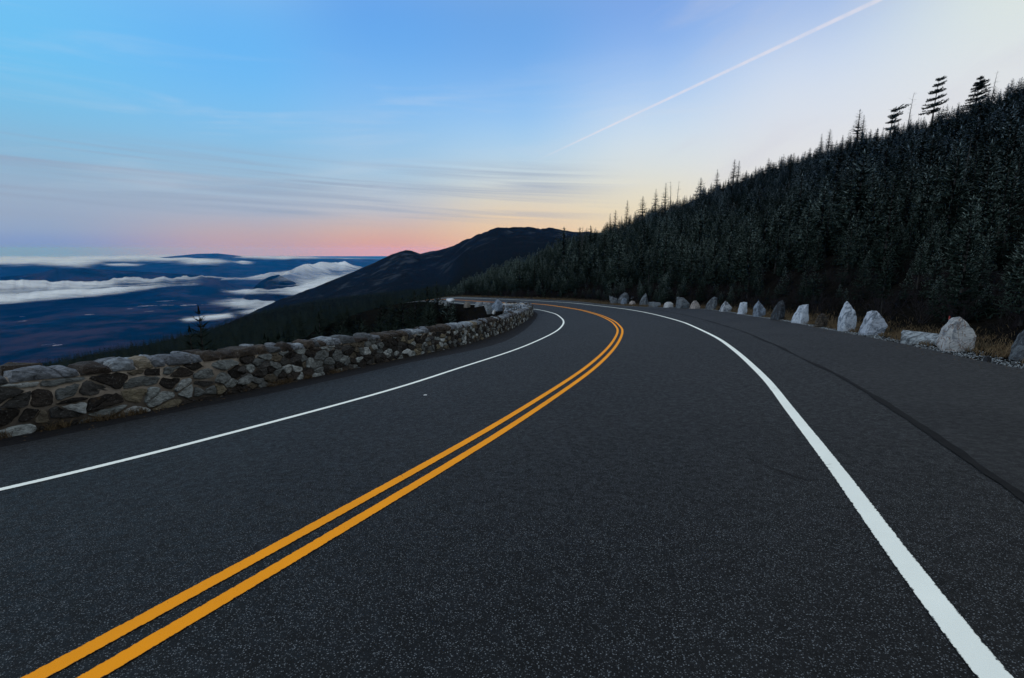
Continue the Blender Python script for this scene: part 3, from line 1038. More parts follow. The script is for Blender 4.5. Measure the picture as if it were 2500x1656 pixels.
# coping course
V, F, T = [], [], []
R = random.Random(26)
s = 0.1
pal_c = [((0.022, 0.016, 0.012), 5), ((0.035, 0.026, 0.019), 3), ((0.10, 0.11, 0.125), 3), ((0.16, 0.18, 0.20), 2.5), ((0.06, 0.065, 0.07), 2), ((0.13, 0.11, 0.08), 1)]
while s < WLEN - 0.3:
    L = R.choice([0.2, 0.26, 0.32, 0.4, 0.48, 0.6]) * R.uniform(0.85, 1.15)
    hh = R.uniform(0.11, 0.175)
    dd = R.uniform(0.40, 0.56)
    two = R.random() < 0.35
    blocks = [(0.0, dd)] if not two else [(-0.02, 0.26), (-0.30, 0.24)]
    for off, dp in blocks:
        pts = []
        hh2 = hh * R.uniform(0.85, 1.15)
        for u in (-0.5, 0.5):
            for w_ in (0, 1):
                for h_ in (0, 1):
                    k = 0.80 if h_ else 1.0
                    pts.append((u * L * k * R.uniform(0.82, 0.99), -w_ * dp * R.uniform(0.9, 1.05) + (0.03 if h_ == 0 else -0.01) * (1 - w_), h_ * hh2 * R.uniform(0.72, 1.05) - 0.02))
        for _ in range(4):
            pts.append((R.uniform(-0.38, 0.38) * L, -dp * R.uniform(0.1, 0.9), hh2 * R.uniform(0.92, 1.1)))
        pts.append((R.uniform(-.3, .3) * L, 0.05, hh2 * 0.45))
        near = 4 < s < 30
        bm = hull_rock(pts, 2 if near else 1, 0.014, 6, R.random() * 40)
        sc_ = s + L / 2
        b = len(V)
        o_ = np.array(wall_pt(sc_, 1, 0.02 + off, CORE_H + 0.015))
        tx = np.array([np.interp(sc_, ws, wn[:, 0]), np.interp(sc_, ws, wn[:, 1])]); tx /= np.linalg.norm(tx)
        fx = np.array([-tx[1], tx[0]])
        dz = (np.interp(sc_ + .5, ws, wz) - np.interp(sc_ - .5, ws, wz))
        bm.verts.ensure_lookup_table()
        for v_ in bm.verts:
            p = v_.co
            xy = o_[:2] + fx * p.x + tx * p.y
            V.append((xy[0], xy[1], o_[2] + p.z + dz * p.x))
        F += [tuple(b + q.index for q in f_.verts) for f_ in bm.faces]
        col = pick(R, pal_c); j_ = R.uniform(0.8, 1.25)
        T += [tuple(q_ * j_ for q_ in col)] * len(bm.verts)
        bm.free()
    s += L * 0.97 + R.uniform(0, 0.02)
cop = py_obj('coping_stones', V, F, mat_stone, None, True)
cop.data.set_sharp_from_angle(angle=38 * D2R)
ca = cop.data.color_attributes.new('tint', 'FLOAT_COLOR', 'POINT')
ca.data.foreach_set('color', np.array([(*t, 1) for t in T], dtype=np.float32).ravel())
parent_keep(cop, wall)
print('wall done')


# ------------------------------------------------------------------ boulders
def rock_mat(name, light, dark, amount=0.5, rust=0.0, rot=(0.6, 0.3, 0.0)):
    m = Mat(name, 0.85, 0.25)
    co = m.coord('Object')
    st = m.coord('Object', (1.0, 1.0, 3.0), (rot[0] + 0.5, rot[1] + 0.45, rot[2]))
    n1 = m.noise(st, 3.2, 8, 0.68, 1.2)
    n2 = m.noise(co, 26, 6, 0.72)
    c = m.mix(m.rng(n1, 0.585 - amount * 0.3, 0.70 - amount * 0.3, 0.0, 0.9), light, dark)
    c = m.mix(m.math('MULTIPLY', m.rng(n2, 0.52, 0.68), 0.5), c, tuple(q * 0.3 for q in dark))
    c = m.mix(m.math('MULTIPLY', m.rng(n2, 0.42, 0.3), 0.5), c, tuple(min(0.65, q * 1.25) for q in light))
    if rust:
        n3 = m.noise(m.coord('Object', (1.4, 1.4, 1.0)), 1.7, 5, 0.6, 1.5)
        ve = m.rng(m.math('ABSOLUTE', m.math('SUBTRACT', n3, 0.5), 0), 0.0, 0.022, 1, 0)
        c = m.mix(m.math('MULTIPLY', ve, rust), c, (0.12, 0.05, 0.018))
    m.color(c)
    m.bump(m.math('ADD', m.math('MULTIPLY', n1, 1.0), m.math('MULTIPLY', n2, 0.3)), 1.0, 0.09)
    return m.m


WHITE = ((0.42, 0.46, 0.52), (0.15, 0.18, 0.22))
PALE = ((0.36, 0.36, 0.36), (0.14, 0.15, 0.17))
BLUE = ((0.17, 0.205, 0.255), (0.06, 0.075, 0.10))
GREY = ((0.115, 0.13, 0.145), (0.035, 0.04, 0.048))
DARK = ((0.06, 0.07, 0.082), (0.02, 0.022, 0.027))
PINK = ((0.30, 0.26, 0.24), (0.12, 0.11, 0.11))


def boulder(x0, x1, y0, y1, outline, ridge, depth, pal, label, amount=0.45, rust=0.0, name='boulder', cat='boulder', rot=(0.6, 0.3, 0), sub=3, dy=0.0):
    """outline: (u -1..1, v 0..1) silhouette; ridge: u of the front arris at foot and top"""
    b = at((x0 + x1) / 2, y1)
    if dy: b = b * (1 + dy / np.linalg.norm(b)); b[2] = surf(b[0], b[1])
    dA, dB, dT = ray(x0, y1), ray(x1, y1), ray((x0 + x1) / 2, y0)
    wdt = dB[0] / dB[1] * b[1] - dA[0] / dA[1] * b[1]
    hgt = dT[2] / dT[1] * b[1] - b[2]
    wdt *= abs(math.cos(math.atan2(b[0], b[1])))
    dep = depth * wdt
    R = random.Random(hash((x0, y0)) & 0xffff)
    pts = []
    for u, v in outline:
        pts.append((u * wdt / 2, 0.0 + R.uniform(-.06, .06) * wdt, v * hgt))
        pts.append((u * wdt / 2 * 0.8, dep * 0.62, v * hgt * 0.86))
        if v == 0:
            pts.append((u * wdt / 2 * 1.02, 0, -0.14)); pts.append((u * wdt / 2 * 0.8, dep * 0.62, -0.14))
    top = max(v for _, v in outline)
    for t in (0.0, 0.35, 0.7):
        u = ridge[0] + (ridge[1] - ridge[0]) * t
        pts.append((u * wdt / 2, -dep * (0.62 - 0.42 * t), t * hgt * top))
    pts.append((ridge[0] * wdt / 2, -dep * 0.62, -0.14))
    bm = hull_rock(pts, sub, 0.030 * max(0.5, min(1.0, hgt)), 2.6 / max(0.4, hgt), R.random() * 50)
    me = bpy.data.meshes.new(name)
    bm.to_mesh(me); bm.free()
    me.materials.append(rock_mat(name + ' stone', *pal, amount, rust, rot))
    me.polygons.foreach_set('use_smooth', np.full(len(me.polygons), True))
    me.set_sharp_from_angle(angle=34 * D2R)
    o = bpy.data.objects.new(name, me)
    o.location = (float(b[0]), float(b[1] + 0.35 * dep), float(b[2] + 0.0))
    o.rotation_euler = (0, 0, -math.atan2(b[0], b[1]))
    link(o)
    return tag(o, label, cat, 'boulders lining the far side of the lay-by')


BL = [
    ((1487, 1509, 722, 742), [(-1, 1), (-.3, .75), (.9, .6), (1, 0), (-.6, 0), (-.9, .5)], (0, -.5), .5, GREY, 'small grey boulder with a raised left tip, farthest left of the roadside stones', .5),
    ((1508, 1537, 714.5, 741), [(-.9, .3), (-.5, .7), (.2, 1), (.7, .9), (1, .5), (.9, 0), (-1, 0)], (0.1, .2), .6, GREY, 'large hunched grey boulder behind two smaller stones at the left end of the row', .6),
    ((1515, 1532, 727, 744), [(-1, 0), (-.4, .8), (.2, 1), (.9, .7), (1, 0)], (0, 0), .6, BLUE, 'small blue grey stone leaning in front of the large hunched boulder', .5),
    ((1539, 1551, 724.5, 737), [(-1, .2), (-.6, .9), (.3, 1), (1, .6), (.8, 0), (-.8, 0)], (0, 0), .7, GREY, 'small round grey stone behind the low pink stone', .5),
    ((1536, 1553, 734.5, 744.5), [(-1, 0), (-.8, .6), (-.1, 1), (.7, .8), (1, .2), (1, 0)], (0, 0), .7, PINK, 'low rounded pinkish stone just left of the dark fin-shaped stone', .3),
    ((1561, 1584, 716, 746), [(-1, 0), (-.85, .3), (-.3, .75), (.3, 1), (.5, .9), (1, .2), (1, 0)], (.4, .4), .5, GREY, 'dark grey fin-shaped standing stone with its tip bent right', .5),
    ((1584.5, 1615, 738, 749), [(-1, 0), (-1, .95), (-.2, 1), (.9, .9), (1, .3), (1, 0)], (0, 0), .5, GREY, 'low flat grey block right of the fin-shaped stone', .35),
    ((1621, 1646, 738, 751), [(-1, 0), (-.8, .7), (-.3, 1), (.4, 1), (.9, .7), (1, 0)], (0, 0), .7, PALE, 'low rounded whitish stone with dead grass around its foot', .3),
    ((1652, 1685, 726, 753), [(-1, 0), (-.95, .95), (-.8, 1), (.1, .93), (1, .45), (.95, 0)], (-.3, -.1), .6, GREY, 'broad grey green block with a flat top sloping down to the right', .4),
    ((1685, 1712, 734, 754), [(-1, 0), (-.8, .5), (-.3, .95), (.1, 1), (.5, .75), (1, .2), (1, 0)], (.1, -.1), .6, PINK, 'small brown grey hump-shaped stone touching the broad flat-topped block', .5),
    ((1723, 1752, 725.5, 756), [(-1, 0), (-.8, .4), (-.2, .8), (.4, 1), (.95, .95), (1, .5), (.8, 0)], (.4, .6), .5, GREY, 'dark grey slab leaning right with a blunt pale upper edge', .5),
    ((1758, 1790, 735, 761), [(-1, 0), (-.7, .45), (-.15, 1), (.3, .82), (1, .33), (.8, .05), (.7, 0)], (-.25, -.15), .7, ((.40, .42, .44), (.06, .07, .09)), 'pyramid-shaped stone, white on its left face and dark on its right', .55),
    ((1802, 1826, 738, 767), [(-1, 0), (-.9, .4), (-.6, .93), (.1, 1), (.85, .97), (1, .1), (1, 0)], (0, 0), .6, WHITE, 'small white four-sided stone with a level top', .25),
    ((1840, 1871, 735, 773), [(-1, 0), (-1, .6), (-.7, .8), (-.25, 1), (.5, .7), (1, .42), (.98, 0)], (-.2, -.25), .6, BLUE, 'blue grey stone shaped like a house gable with a crack across it', .45),
    ((1883, 1919, 733.6, 780.5), [(-1, .15), (-.6, .55), (.05, .93), (.5, 1), (.95, .75), (1, .4), (.85, 0), (-.85, 0)], (.2, .45), .6, DARK, 'dark pointed stone with white veins and a pale right edge', .6),
    ((1934, 1979, 744, 789), [(-1, .05), (-.75, .38), (-.2, .9), (.1, 1), (.75, 1), (.85, .6), (1, .15), (.95, 0), (-.95, 0)], (.1, .3), .6, WHITE, 'white stone like a blunt tooth, wide at the foot, left of the layered brown stack', .3),
    ((2048, 2095, 735, 807), [(-1, .02), (-.95, .4), (-.6, .75), (-.3, 1), (-.1, .97), (.7, .65), (.98, .48), (1, 0), (-1, 0)], (-.1, -.35), .7, WHITE, 'tallest white standing stone with a sharp peak on its left side', .4),
    ((2104, 2175.5, 760, 816), [(-1, .05), (-.75, .55), (-.55, .9), (-.25, 1), (.1, .98), (.6, .7), (1, .38), (.85, .15), (.7, 0), (-.95, 0)], (-.35, 0.05), .7, ((.36, .39, .45), (.12, .14, .17)), 'wedge-shaped boulder, pale left face meeting a blue grey right face, beside the tallest stone', .45),
    ((2295, 2394, 775, 855), [(-1, .1), (-.8, .6), (-.35, .95), (.05, 1), (.2, .9), (.45, .78), (.8, .65), (1, .45), (.98, .05), (.7, 0), (-.6, 0), (-.95, .08)], (-.4, -.3), .7, PALE, 'biggest whitish boulder with rusty orange veins, right of the flat slab', .35, .8),
    ((2473, 2545, 800, 877), [(-1, 0), (-.95, .35), (-.6, .75), (-.1, .97), (.4, 1), (.9, .7), (1, 0)], (-.3, 0), .6, GREY, 'dark green grey boulder cut off by the right border of the view', .5),
    ((2403, 2425, 868, 881.5), [(-1, 0), (-.7, .6), (0, 1), (.6, .9), (1, .3), (1, 0)], (0, 0), .9, ((.03, .032, .036), (.012, .012, .014)), 'small black stone lying on the gravel edge near the right border', .5),
]
boulder_az = []
for it in BL:
    bx, ol, rg, dp, pal, lab = it[:6]
    am = it[6]; rust = it[7] if len(it) > 7 else 0
    o = boulder(*bx, ol, rg, dp, pal, lab, am, rust)
    boulder_az.append((azel((bx[0] + bx[1]) / 2, bx[3])[0], lab))
# flat slab lying beside the big boulder: low front, top tilted to the road
b = at(2262, 838)
R = random.Random(12)
pts = []
for u in (-0.49, -0.2, 0.15, 0.5):
    fh = 0.10 + R.uniform(-.012, .012); bh = 0.225 - 0.04 * u + R.uniform(-.02, .02)
    pts += [(u, -0.05 + R.uniform(-.02, .02), -0.1), (u, -0.05 + R.uniform(-.02, .02), fh), (u * .97, 0.30, bh), (u * .95, 0.36, -0.1), (u * .9, 0.36, bh - .06)]
bm = hull_rock(pts, 3, 0.034, 3.4, 7)
me = bpy.data.meshes.new('stone_slab'); bm.to_mesh(me); bm.free()
me.materials.append(rock_mat('white slab stone', (.30, .335, .36), (.08, .09, .10), .45))
me.polygons.foreach_set('use_smooth', np.full(len(me.polygons), True)); me.set_sharp_from_angle(angle=34 * D2R)
o = bpy.data.objects.new('stone_slab', me)
o.location = (float(b[0]), float(b[1]) + .05, float(b[2])); o.rotation_euler = (0, 0, -math.atan2(b[0], b[1]) + 0.05)
link(o); tag(o, 'long low flat-topped white slab lying against the biggest whitish boulder', 'boulder', 'boulders lining the far side of the lay-by')
boulder_az.append((azel(2250, 830)[0], 'x'))

# layered brown stack
R = random.Random(4)
b = at(2012, 799)
V, F = [], []
sc0 = b[1] * 1.0 / 1250 / ray(2012, 799)[1] * 1.0
pxm = b[1] / ray(2012, 799)[1] / 1250
zc_ = -0.08
lv = [(0.27, .10), (0.255, .085), (0.25, .09), (0.225, .08), (0.21, .085), (0.165, .075), (0.12, .08)]
for i, (rad, th) in enumerate(lv):
    pts = []
    cx = 0.02 * i * 0.5 + R.uniform(-.012, .012)
    for k in range(11):
        a = k / 11 * 6.283
        rr_ = rad * R.uniform(0.88, 1.06)
        pts.append((cx + rr_ * math.cos(a), rr_ * 0.8 * math.sin(a), zc_ + R.uniform(0, .008)))
        pts.append((cx + rr_ * 0.93 * math.cos(a), rr_ * 0.75 * math.sin(a), zc_ + th * (1.0 if i < len(lv) - 1 else 0.6) - R.uniform(.012, .02)))
    if i == len(lv) - 1: pts.append((cx, 0, zc_ + th))
    bm = hull_rock(pts, 1, 0.008, 9, i * 3.1)
    o0 = len(V)
    V += [tuple(q.co) for q in bm.verts]; F += [tuple(o0 + q.index for q in f_.verts) for f_ in bm.faces]
    bm.free(); zc_ += th
o = py_obj('stacked_rock', V, F, rock_mat('brown layered stone', (0.065, 0.052, 0.040), (0.025, 0.020, 0.016), .5), None, True)
o.data.set_sharp_from_angle(angle=40 * D2R)
o.location = (float(b[0]), float(b[1]) + 0.25, float(surf(b[0], b[1])) - 0.02)
tag(o, 'dark brown stone of flat stacked layers between blunt white tooth and tallest white stone', 'rock')

# stones at the far end of the wall, along the inside of the bend
GREY2 = ((.20, .215, .23), (.07, .08, .09))
FAR = [
    ((1197, 1234, 730, 757), [(-1, 0), (-.9, .3), (-.3, .75), (-.05, 1), (.1, .85), (.6, .6), (1, .4), (1, 0)], (0, -.1), .6, BLUE, 'blue grey triangular boulder standing at the far end of the guard wall', .4),
    ((1178, 1201, 738, 764), [(-1, 1), (.6, .95), (1, .5), (.9, 0), (.2, 0), (-.6, .6)], (0, 0), .6, GREY2, 'pale blocky stone leaning beside the blue triangular boulder beyond the wall', .4),
    ((1159, 1178, 737.5, 748), [(-1, 0), (-.9, .7), (-.3, 1), (.8, .9), (1, 0)], (0, 0), .6, GREY2, 'whitish low stone between the brown round boulder and the pale leaning stone beyond the wall', .3),
    ((1132, 1148, 736.5, 749), [(-1, 0), (-.9, .6), (-.3, 1), (.5, .95), (1, .5), (1, 0)], (0, 0), .7, ((.16, .14, .12), (.07, .06, .05)), 'round brown boulder beside the distant road past the bend', .3),
    ((1201, 1210, 756, 764), [(-1, 0), (-.5, .6), (.3, 1), (1, .6), (.7, 0)], (0, 0), .7, PALE, 'small white stone in the brush below the blue triangular boulder', .1),
    ((1089, 1109, 729, 736), [(-1, .5), (-.9, .9), (.6, 1), (1, .7), (.8, .0), (-.8, 0)], (0, 0), .6, ((.6, .62, .66), (.3, .3, .32)), 'flat-topped white stone at the far left end of the distant road', .1),
    ((1071, 1080, 731, 742), [(-1, 0), (-.6, .7), (.1, 1), (.8, .7), (1, 0)], (0, 0), .7, PALE, 'pale stone, leftmost of those past the bend', .3),
    ((1083, 1096, 735, 745), [(-1, 0), (-.6, .8), (.3, 1), (1, .5), (1, 0)], (0, 0), .7, GREY2, 'pale stone just below the flat-topped white one past the bend', .3),
]
for bx, ol, rg, dp, pal, lab, am in FAR:
    yb = bx[3]
    o = boulder(*bx, ol, rg, dp, pal, lab, am, sub=2)
    o['group'] = 'stones past the end of the guard wall'
print('rocks done')

# ------------------------------------------------------------------ trees
needle = Mat('spruce needles', 1.0, 0.0)
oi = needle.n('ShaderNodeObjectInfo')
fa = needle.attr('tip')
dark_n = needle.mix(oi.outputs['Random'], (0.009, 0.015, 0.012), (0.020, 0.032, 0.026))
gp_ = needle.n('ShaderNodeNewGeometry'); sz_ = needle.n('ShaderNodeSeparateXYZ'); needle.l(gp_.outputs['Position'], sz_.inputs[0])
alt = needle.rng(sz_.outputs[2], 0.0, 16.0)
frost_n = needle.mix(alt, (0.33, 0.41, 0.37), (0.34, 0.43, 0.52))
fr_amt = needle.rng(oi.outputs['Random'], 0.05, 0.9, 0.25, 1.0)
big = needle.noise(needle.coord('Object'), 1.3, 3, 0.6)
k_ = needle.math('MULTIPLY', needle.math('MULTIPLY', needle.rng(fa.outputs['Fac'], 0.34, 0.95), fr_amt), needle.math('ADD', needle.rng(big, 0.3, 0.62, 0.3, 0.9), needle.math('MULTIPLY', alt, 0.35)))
needle.color(needle.mix(k_, dark_n, frost_n))  # pale tone is frost and also painted skylight on the upper boughs
bare_n = Mat('dark spruce needles', 1.0, 0.0)
oi = bare_n.n('ShaderNodeObjectInfo')
bare_n.color(bare_n.mix(oi.outputs['Random'], (0.006, 0.010, 0.008), (0.020, 0.027, 0.022)))
bark = Mat('grey spruce bark', 0.95, 0.1)
bark.color(bark.mix(bark.rng(bark.noise(bark.coord('Object', (1, 1, 0.2)), 20, 5), 0.3, 0.7), (0.012, 0.011, 0.010), (0.035, 0.033, 0.031)))
dead_m = Mat('weathered dead wood', 0.95, 0.1)
dead_m.color(dead_m.mix(dead_m.rng(dead_m.noise(dead_m.coord('Object', (1, 1, 0.2)), 14, 5), 0.3, 0.7), (0.03, 0.03, 0.03), (0.09, 0.09, 0.09)))


def trunk_mesh(name, H, r, mat, lean=0.0, seg=7, top=1.0, twigs=None):
    v, f = [], []
    rings = 7
    for i in range(rings):
        t = i / (rings - 1)
        z = -0.4 + (H * top + 0.4) * t
        rr_ = r * (1 - t) ** 0.9 + 0.006
        cx = lean * (z / H) ** 2 * H if z > 0 else 0
        for k in range(seg):
            a = k / seg * 6.283
            v.append((cx + rr_ * math.cos(a), rr_ * math.sin(a), z))
    for i in range(rings - 1):
        for k in range(seg):
            f.append((i * seg + k, i * seg + (k + 1) % seg, (i + 1) * seg + (k + 1) % seg, (i + 1) * seg + k))
    for a, el, z0, L, w in (twigs or []):
        d = np.array([math.cos(a) * math.cos(el), math.sin(a) * math.cos(el), math.sin(el)])
        s_ = np.array([-math.sin(a), math.cos(a), 0]) * w
        o_ = np.array([lean * (z0 / H) ** 2 * H, 0, z0])
        u_ = np.array([0, 0, w])
        b = len(v)
        v += [tuple(o_ + s_), tuple(o_ - s_), tuple(o_ + u_ * 1.5), tuple(o_ + d * L)]
        f += [(b, b + 1, b + 3), (b + 1, b + 2, b + 3), (b + 2, b, b + 3)]
    me = bpy.data.meshes.new(name)
    me.from_pydata(v, [], f)
    me.polygons.foreach_set('use_smooth', np.full(len(me.polygons), True))
    me.materials.append(mat)
    return me


def crown_mesh(name, H, rad, seed, detail=1.0, start=0.06, dens=1.0, lean=0.0, taper=0.85, one_side=0.0):
    """spruce crown: whorls of drooping boughs, each a spine with side sprays of needles"""
    R = random.Random(seed)
    V, F, A = [], [], []

    def tri(p, q, s_, a0, a1):
        b = len(V)
        hf = 0.45 + 0.6 * min(1.0, max(0.0, s_[2] / H)); a0 *= hf; a1 *= hf  # paler towards the crown top: frost plus skylight put into the colour
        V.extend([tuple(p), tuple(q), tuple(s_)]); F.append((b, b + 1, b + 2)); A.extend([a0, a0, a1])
    nw = int(H / 0.205 * (detail ** 0.5))
    for i in range(nw):
        t = (i + R.random() * 0.7) / nw
        z = H * (start + (1 - start) * t)
        rr_ = rad * (1 - t) ** taper + 0.045
        rr_ *= R.uniform(0.72, 1.15)
        nb = max(3, int((5 + 6 * (1 - t)) * dens * (0.75 + 0.25 * detail)))
        a0 = R.random() * 6.28
        for k in range(nb):
            if R.random() < 0.10: continue
            a = a0 + k / nb * 6.283 + R.uniform(-.3, .3)
            L = rr_ * R.uniform(0.7, 1.2)
            if one_side: L *= 1 + one_side * math.cos(a)
            rise = R.uniform(0.0, 0.25) + 0.55 * t ** 2 - 0.28 * (1 - t)
            d = np.array([math.cos(a), math.sin(a), 0])
            sd = np.array([-math.sin(a), math.cos(a), 0])
            o_ = np.array([lean * (z / H) ** 2 * H, 0, z])
            ns = max(2, int(round((2 + L * 11) * detail)))
            prev = o_
            tw = R.uniform(-.25, .25)
            for j in range(1, ns + 1):
                u = j / ns
                p = o_ + d * L * u + np.array([0, 0, rise * L * u + 0.16 * L * u * u * (1 if R.random() < .8 else -1)])
                wid = (0.16 * L + 0.045) * (1 - 0.75 * u) * R.uniform(0.75, 1.25)
                for sg in (-1, 1):
                    tip = prev + (p - prev) * 1.2 + sd * sg * wid + np.array([0, 0, -0.10 * wid + tw * wid * sg]) + d * wid * 0.6
                    tri(prev, p, tip, u * 0.65, 0.55 + 0.45 * u)
                    if detail >= 1:
                        tip2 = prev + (p - prev) * 0.5 + sd * sg * wid * 0.55 + np.array([0, 0, -0.55 * wid])
                        tri(prev, p, tip2, u * 0.3, 0.3 * u)
                prev = p
            tip = prev + d * 0.06 + np.array([0, 0, 0.03])
            tri(prev + sd * 0.025, prev - sd * 0.025, tip + d * 0.04, 0.8, 1.0)
    # leader
    for k in range(5):
        a = k * 1.256
        d = np.array([math.cos(a), math.sin(a), 0])
        top = np.array([lean * H, 0, H])
        tri(top + d * 0.05 + np.array([0, 0, -0.15]), top - d * 0.012, top + np.array([0, 0, 0.22]), 0.4, 1)
    me = bpy.data.meshes.new(name)
    V = np.array(V, np.float32); F = np.array(F, np.int32)
    me.vertices.add(len(V)); me.vertices.foreach_set('co', V.ravel())
    me.loops.add(F.size); me.loops.foreach_set('vertex_index', F.ravel())
    me.polygons.add(len(F)); me.polygons.foreach_set('loop_start', np.arange(0, F.size, 3, dtype=np.int32))
    me.update(calc_edges=True)
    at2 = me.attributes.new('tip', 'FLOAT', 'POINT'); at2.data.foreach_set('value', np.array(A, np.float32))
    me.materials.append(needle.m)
    return me


# variants, all 5 m tall before scaling
NV = 7
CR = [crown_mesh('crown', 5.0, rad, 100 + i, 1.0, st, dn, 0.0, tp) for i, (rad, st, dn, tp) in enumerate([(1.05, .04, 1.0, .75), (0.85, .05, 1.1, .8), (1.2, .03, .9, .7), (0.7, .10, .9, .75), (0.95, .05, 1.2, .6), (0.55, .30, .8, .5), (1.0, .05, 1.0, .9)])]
TRK = trunk_mesh('trunk', 5.0, 0.075, bark.m)
CRL = [crown_mesh('crown', 5.0, rad, 200 + i, 0.42, .04, .9, 0.0, .85) for i, rad in enumerate([1.15, 0.95, 1.3, .8])]
_R = random.Random(5)
SNAG = [trunk_mesh('dead_trunk', 5.0, 0.07, dead_m.m, ln_, 6, 1.0, [(_R.random() * 6.28, _R.uniform(-.1, .7), _R.uniform(1.2, 4.8), _R.uniform(.15, .7), 0.014) for _ in range(46)]) for ln_ in (0.05, -0.04)]


# bare bush
def bush_mesh(seed):
    R = random.Random(seed)
    V, F = [], []
    def stick(p, d, L, w, dep):
        q = p + d * L
        s_ = np.cross(d, [0, 0, 1.0]); s_ = s_ / (np.linalg.norm(s_) + 1e-6) * w
        s2 = np.cross(d, s_); s2 = s2 / (np.linalg.norm(s2) + 1e-6) * w
        b = len(V)
        V.extend([tuple(p + s_), tuple(p - s_ * .5 + s2), tuple(p - s_ * .5 - s2), tuple(q)])
        F.extend([(b, b + 1, b + 3), (b + 1, b + 2, b + 3), (b + 2, b, b + 3)])
        if dep:
            for _ in range(5 if dep > 1 else 6):
                u = R.uniform(0.3, 0.98)
                dd = d + np.array([R.uniform(-.8, .8), R.uniform(-.8, .8), R.uniform(-.15, .55)])
                dd /= np.linalg.norm(dd)
                stick(p + d * L * u, dd, L * R.uniform(.3, .55), w * .55, dep - 1)
    for _ in range(13):
        d = np.array([R.uniform(-.7, .7), R.uniform(-.7, .7), 1.0]); d /= np.linalg.norm(d)
        stick(np.array([R.uniform(-.25, .25), R.uniform(-.25, .25), -0.05]), d, R.uniform(.7, 1.25), 0.011, 2)
    me = bpy.data.meshes.new('bush')
    me.from_pydata(V, [], F)
    return me


twig = Mat('bare twigs', 0.95, 0.1)
oi = twig.n('ShaderNodeObjectInfo')
twig.color(twig.mix(oi.outputs['Random'], (0.007, 0.0055, 0.006), (0.020, 0.017, 0.020)))
BU = [bush_mesh(i) for i in range(4)]
for b_ in BU: b_.materials.append(twig.m)

print('variants', [len(c.polygons) for c in CR], [len(c.polygons) for c in CRL], len(BU[0].polygons))

# scatter positions
def jgrid(x0, x1, y0, y1, st, seed):
    g = np.random.default_rng(seed)
    X, Y = np.meshgrid(np.arange(x0, x1, st), np.arange(y0, y1, st))
    X = X.ravel() + g.uniform(-.48, .48, X.size) * st; Y = Y.ravel() + g.uniform(-.48, .48, Y.size) * st
    return X, Y, g


def keep_out(X, Y, dmin_right, dmin_left):
    ins = in_poly(X, Y, POLY)
    dE = dist_line(X, Y, EDGE); dA = dist_line(X, Y, ASPH)
    return (~ins) & (dE > dmin_right) & (dA > dmin_left)


# right-hand slope
X2, Y2, g = jgrid(-20, 70, -5, 90, 1.5, 41)
X, Y, g = jgrid(-60, 215, -10, 240, 1.8, 1)
k2 = dist_line(X2, Y2, EDGE) < 13
n_extra = int(k2.sum())
extra = np.concatenate([np.zeros(len(X), bool), np.ones(n_extra, bool)])
X = np.concatenate([X, X2[k2]]); Y = np.concatenate([Y, Y2[k2]])
r = np.hypot(X, Y); az = np.degrees(np.arctan2(X, Y))
R1v = np.interp(az, [-8, -3, 2, 8, 15, 25, 35, 45, 60, 90], [125, 125, 135, 175, 200, 190, 160, 125, 100, 90])
m = (az > -7.5) & (az < 56) & (r < R1v + 22) & (r > 8)
X, Y, r, az, R1v, extra = X[m], Y[m], r[m], az[m], R1v[m], extra[m]
m = keep_out(X, Y, 2.9, 3.0)
pitm = (r < np.interp(az, _azg, _rmax) - 6.0)
m &= ~pitm
# thin with distance
thin = g.uniform(0, 1, len(X))[:len(X)] < np.interp(r, [0, 60, 200], [1.0, 0.66, 0.36])
m &= thin
X, Y, r, az, R1v, extra = X[m], Y[m], r[m], az[m], R1v[m], extra[m]
dE = dist_line(X, Y, EDGE)
Z = ground(X, Y)
hh = g.lognormal(0, 0.30, len(X)) * np.interp(dE, [3, 12, 60, 150], [2.4, 3.7, 3.5, 3.0])
hh = np.clip(hh, 1.3, 7.5)
hh = np.where(extra, g.uniform(0.9, 2.6, len(X)), hh)
smallfront = (dE < 6) & (g.uniform(0, 1, len(X)) < 0.45)
hh = np.where(smallfront, hh * 0.5, hh)
# keep the canopy below the skyline of the slope, a few tips above it
T = CANOPY(az)
head = (T * r - Z)
near_ridge = r > R1v - 45
lim = np.where(g.uniform(0, 1, len(X)) < 0.07, head + 2.0 * g.random(len(X)), head + g.uniform(-1.4, 0.35, len(X)) * (r / 150))
ok = lim > 1.2
hh = np.where(near_ridge | (hh > head), np.minimum(hh, np.maximum(lim, 1.3)), hh)
X, Y, Z, r, az, hh, dE = [q[ok] for q in (X, Y, Z, r, az, hh, dE)]
right_set = dict(X=X, Y=Y, Z=Z, r=r, az=az, h=hh, dE=dE)

